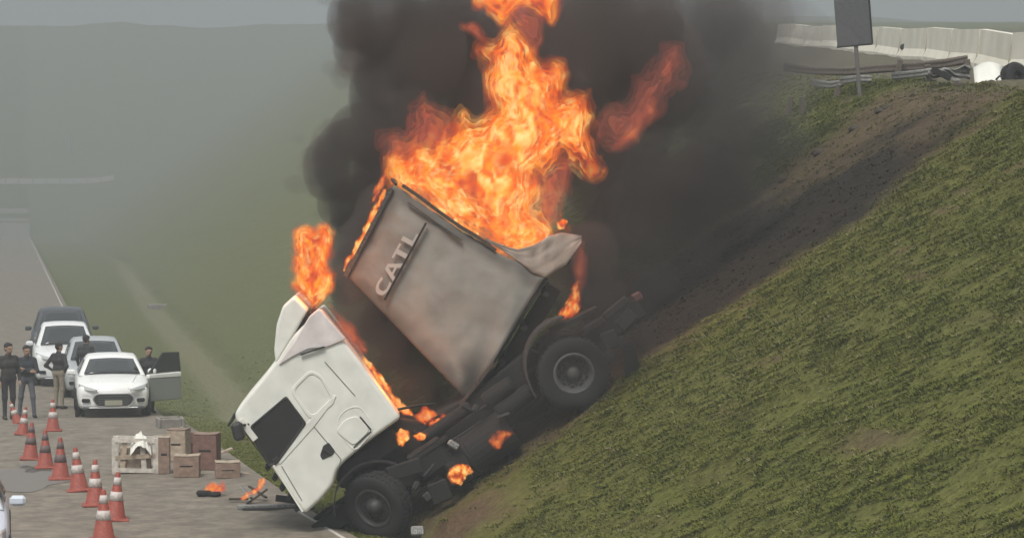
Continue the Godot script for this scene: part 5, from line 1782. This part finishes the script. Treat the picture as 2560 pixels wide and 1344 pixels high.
func build_goods() -> void:
	var scuff := noise_tex(0.012, 0.78, 1.0, 81, 5)
	var brown := grime(mat(lin(0.30, 0.205, 0.155), 0.85), scuff, 1.3)
	var red := grime(mat(lin(0.22, 0.12, 0.095), 0.85), scuff, 1.3)
	var tan := grime(mat(lin(0.46, 0.37, 0.28), 0.85), scuff, 1.3)
	var pale := grime(mat(lin(0.66, 0.62, 0.55), 0.8), scuff, 1.0)
	var crate := thing("slatted_crate", "broken pale crate with upright slats and a crumpled white cover on it", "crate", Transform3D(Basis(Vector3.UP, 0.12), road_spot(337, 1184)), "goods unloaded on the road")
	var w := 0.70
	var h := 0.62
	for s in [-1.0, 1.0]:
		for z in [0.0, -0.45]:
			var st := new_st()
			box(st, Vector3(s * w / 2.0, h / 2.0, z), Vector3(0.10, h, 0.05))
			obj("corner_post", st, pale, crate)
	for y in [0.06, 0.30, 0.58]:
		for z in [0.03, -0.48]:
			var st := new_st()
			box(st, Vector3(0, y, z), Vector3(w * 0.98, 0.075, 0.02), Basis(Vector3(0, 0, 1), 0.04 if y == 0.30 else -0.03))
			obj("slat", st, tan if y == 0.30 else pale, crate)
	for x in [-0.2, 0.14]:
		var st := new_st()
		box(st, Vector3(x, 0.30, 0.005), Vector3(0.09, 0.52, 0.02), Basis(Vector3(0, 0, 1), x * 0.5))
		obj("slat", st, pale if x > 0 else tan, crate)
	var st := new_st()
	box(st, Vector3(0, 0.24, -0.23), Vector3(0.52, 0.42, 0.34), Basis(Vector3.UP, 0.1), 0.02)
	obj("packed_goods", st, tan, crate)
	st = new_st()
	var pts := []
	for i in 9:
		var row := []
		for j in 9:
			var u := i / 8.0 - 0.5
			var v := j / 8.0 - 0.5
			row.append(Vector3(0.10 + u * 0.36, 0.70 - 1.6 * (u * u + v * v) * 0.5 + 0.09 * noise.get_noise_2d(i * 50.0, j * 50.0), -0.1 + v * 0.42 + 0.06 * noise.get_noise_2d(i * 40.0 + 90.0, j * 40.0)))
		pts.append(row)
	sheet(st, pts, 0.01)
	obj("crumpled_cover", st, mat(lin(0.66, 0.65, 0.60), 0.7), crate)
	carton("narrow brown carton standing on end right of the pale crate", "cardboard_box", 410, 1182, 0.20, 0.62, 0.35, 6, brown, tan)
	carton("tall dull brown carton behind the narrow one, its flaps open", "cardboard_box", 446, 1150, 0.36, 0.56, 0.4, -8, tan, brown)
	carton("low brown box with a pale lid in front of the tall cartons", "cardboard_box", 467, 1191, 0.44, 0.36, 0.36, 3, brown, tan)
	carton("big dark red-brown box beside the grass verge", "cardboard_box", 517, 1172, 0.42, 0.62, 0.4, -5, red, brown)
	carton("low brown box nearest the truck's nose", "cardboard_box", 568, 1193, 0.42, 0.26, 0.36, 10, brown, tan)
	carton("small dark red box between the pale crate and the big red-brown box", "cardboard_box", 480, 1142, 0.16, 0.44, 0.2, 12, red, red)
	for p in [[560, 1140, "pale board leaning on the low brown box by the truck", 20.0], [598, 1178, "flat pale board lying on the road beside the low brown box", -4.0]]:
		var t := thing("board", p[2], "board", Transform3D(Basis(Vector3.UP, 0.3) * Basis(Vector3(0, 0, 1), deg_to_rad(p[3])), road_spot(p[0], p[1] + 10) + Vector3(0, 0.16 if p[3] > 0 else 0.03, 0)), "goods unloaded on the road")
		st = new_st()
		box(st, Vector3.ZERO, Vector3(0.32, 0.035, 0.14))
		obj("plank", st, tan, t)
	# under the truck's nose
	var bump := thing("broken_bumper", "long dark and pale bumper strip lying on the road under the truck's nose", "wreckage", Transform3D(Basis(Vector3.UP, 0.06), road_spot(672, 1272)))
	st = new_st()
	beam(st, Vector3(-0.48, 0.035, 0), Vector3(0.52, 0.05, 0.02), 0.16, 0.06)
	obj("bumper", st, M.pale, bump)
	st = new_st()
	beam(st, Vector3(-0.40, 0.02, 0.12), Vector3(0.70, 0.03, 0.14), 0.12, 0.035)
	obj("under_trim", st, M.black, bump)
	st = new_st()
	beam(st, Vector3(0.10, 0.16, -0.1), Vector3(0.60, 0.10, -0.02), 0.05, 0.10)
	obj("bracket", st, M.char, bump)
	var grill := thing("splintered_boards", "splintered burning boards propped up under the truck's nose", "wreckage", Transform3D(Basis.IDENTITY, road_spot(640, 1255)))
	for b in [[-0.28, 0.05, -0.02, 0.30, 0.0], [0.02, 0.10, 0.12, 0.42, 0.6], [0.0, 0.14, -0.2, 0.36, -0.5], [-0.14, 0.16, 0.1, 0.30, -0.7]]:
		st = new_st()
		box(st, Vector3(b[0], b[1], b[2]), Vector3(b[3], 0.03, 0.09), Basis(Vector3(0, 0, 1), b[4]) * Basis(Vector3.UP, b[4]))
		obj("board", st, M.pale if b[4] < -0.6 else M.rust, grill)
	var lump := thing("burning_lump", "charred lump burning on the road left of the truck's nose", "wreckage", Transform3D(Basis.IDENTITY, road_spot(523, 1240)))
	for b in [[-0.08, 0.05, 0.0, 0.26, 0.09, 0.2], [0.10, 0.04, 0.05, 0.16, 0.07, -0.3]]:
		st = new_st()
		box(st, Vector3(b[0], b[1], b[2]), Vector3(b[3], b[4], 0.18), Basis(Vector3.UP, b[5]), 0.03)
		obj("charred_piece", st, M.char, lump)
	# drain box and slab of the roadside gutter
	var drain := grime(mat(lin(0.27, 0.25, 0.22), 0.9), scuff, 0.6)
	var con := grime(mat(lin(0.52, 0.50, 0.47), 0.9), scuff, 0.6)
	for p in [[392, 768, "grey concrete drain box beside the dirt strip on the left", 0.8], [425, 1068, "pale broken concrete slab at the road's edge right of the white hatchback", 0.5]]:
		var t := thing("drain_box", p[2], "drain", Transform3D(Basis(Vector3.UP, 0.25), ground_under(road_spot(p[0], p[1]))))
		for e in [[-0.5, 0.0, 0.14, 1.14], [0.5, 0.0, 0.14, 1.14], [0.0, 0.5, 0.86, 0.14], [0.0, -0.5, 0.86, 0.14]]:
			st = new_st()
			box(st, Vector3(e[0], 0.08, e[1]) * Vector3(p[3], 1, p[3]), Vector3(e[2] * p[3], 0.34, e[3] * p[3]), Basis.IDENTITY, 0.02)
			obj("drain_wall", st, drain, t)
	# a broken plate by the front wheel
	var pl := thing("fallen_plate", "pale metal plate fallen beside the truck's front wheel at the bottom edge", "wreckage", Transform3D(Basis(Vector3.UP, 0.2), at(1043, 1326, 33.2)))
	st = new_st()
	box(st, Vector3.ZERO, Vector3(0.18, 0.13, 0.05), Basis(Vector3(1, 0, 0), -0.4), 0.015)
	obj("plate", st, M.pale, pl)
	st = new_st()
	box(st, Vector3(0.0, -0.12, 0.0), Vector3(0.10, 0.22, 0.06), Basis.IDENTITY, 0.015)
	obj("plate_bracket", st, M.char, pl)
	for p in [[172, 384, 50, "thin pale marker post far away on the hazy slope"]]:
		var d := 150.0
		var g := Vector3.ZERO
		for k in 200:
			d += 2.0
			g = at(p[0], p[1], d)
			if g.y < land(d, g.x - table(EDGE_LINE, d)):
				break
		var t := thing("marker_post", p[3], "post", Transform3D(Basis.IDENTITY, g))
		st = new_st()
		tube(st, [Vector3(0, -1, 0), Vector3(0, p[2] * d / F, 0)], [0.0010 * d, 0.0007 * d], 8)
		obj("post", st, M.pale, t)
	# far off across the valley: a low pale wall
	var far := thing("low_wall", "faint long pale wall far away in the haze at the left", "wall", Transform3D(Basis.IDENTITY, ground_under(at(140, 460, 512.0))))
	for k in 9:
		var a := ground_under(at(-20 + k * 34, 460, 512.0)) - far.position
		var b := ground_under(at(12 + k * 34, 460, 512.0)) - far.position
		st = new_st()
		beam(st, a + Vector3(0, 0.5, 0), b + Vector3(0, 0.5, 0), 0.4, 1.5)
		obj("wall_length", st, con, far)

func _ready() -> void:
	var cam := Camera3D.new()
	cam.name = "camera"
	cam.fov = rad_to_deg(2.0 * atan(672.0 / F))
	cam.near = 0.5
	cam.far = 3000.0
	cam.transform = Transform3D(cam_basis, Vector3(0, EYE, 0))
	add_child(cam)
	cam.current = true
	var we := WorldEnvironment.new()
	we.name = "environment"
	var env := Environment.new()
	env.background_mode = Environment.BG_SKY
	var sky := Sky.new()
	var sm := ProceduralSkyMaterial.new()
	sm.sky_top_color = Color(0.94, 0.95, 0.97)
	sm.sky_horizon_color = Color(0.66, 0.70, 0.745)
	sm.sky_curve = 0.2
	sm.ground_bottom_color = Color(0.35, 0.34, 0.32)
	sm.ground_horizon_color = Color(0.6, 0.6, 0.6)
	sm.sky_energy_multiplier = 0.7
	sky.sky_material = sm
	env.sky = sky
	env.tonemap_mode = Environment.TONE_MAPPER_LINEAR
	env.tonemap_exposure = EV
	env.fog_enabled = true
	env.fog_density = 0.0014
	env.fog_light_color = Color(0.955, 0.99, 1.0)
	env.volumetric_fog_enabled = true
	env.volumetric_fog_density = 0.0
	env.sdfgi_enabled = true
	env.ssao_enabled = true
	env.ssil_enabled = true
	we.environment = env
	add_child(we)
	var sun := DirectionalLight3D.new()
	sun.name = "sun"
	sun.light_energy = 0.5
	sun.light_angular_distance = 20.0
	sun.light_color = Color(1.0, 0.985, 0.955)
	sun.shadow_enabled = true
	sun.rotation = Vector3(deg_to_rad(-55), deg_to_rad(-20), 0)
	add_child(sun)
	noise.seed = 3
	noise.frequency = 0.05
	noise.fractal_octaves = 4
	noise_fine.seed = 8
	noise_fine.frequency = 0.12
	noise_fine.fractal_octaves = 3
	build_materials()
	build_land()
	build_grass()
	build_truck()
	build_trailer()
	build_crest()
	build_cars()
	build_people()
	build_cones()
	build_goods()
	build_fire()
	build_smoke()
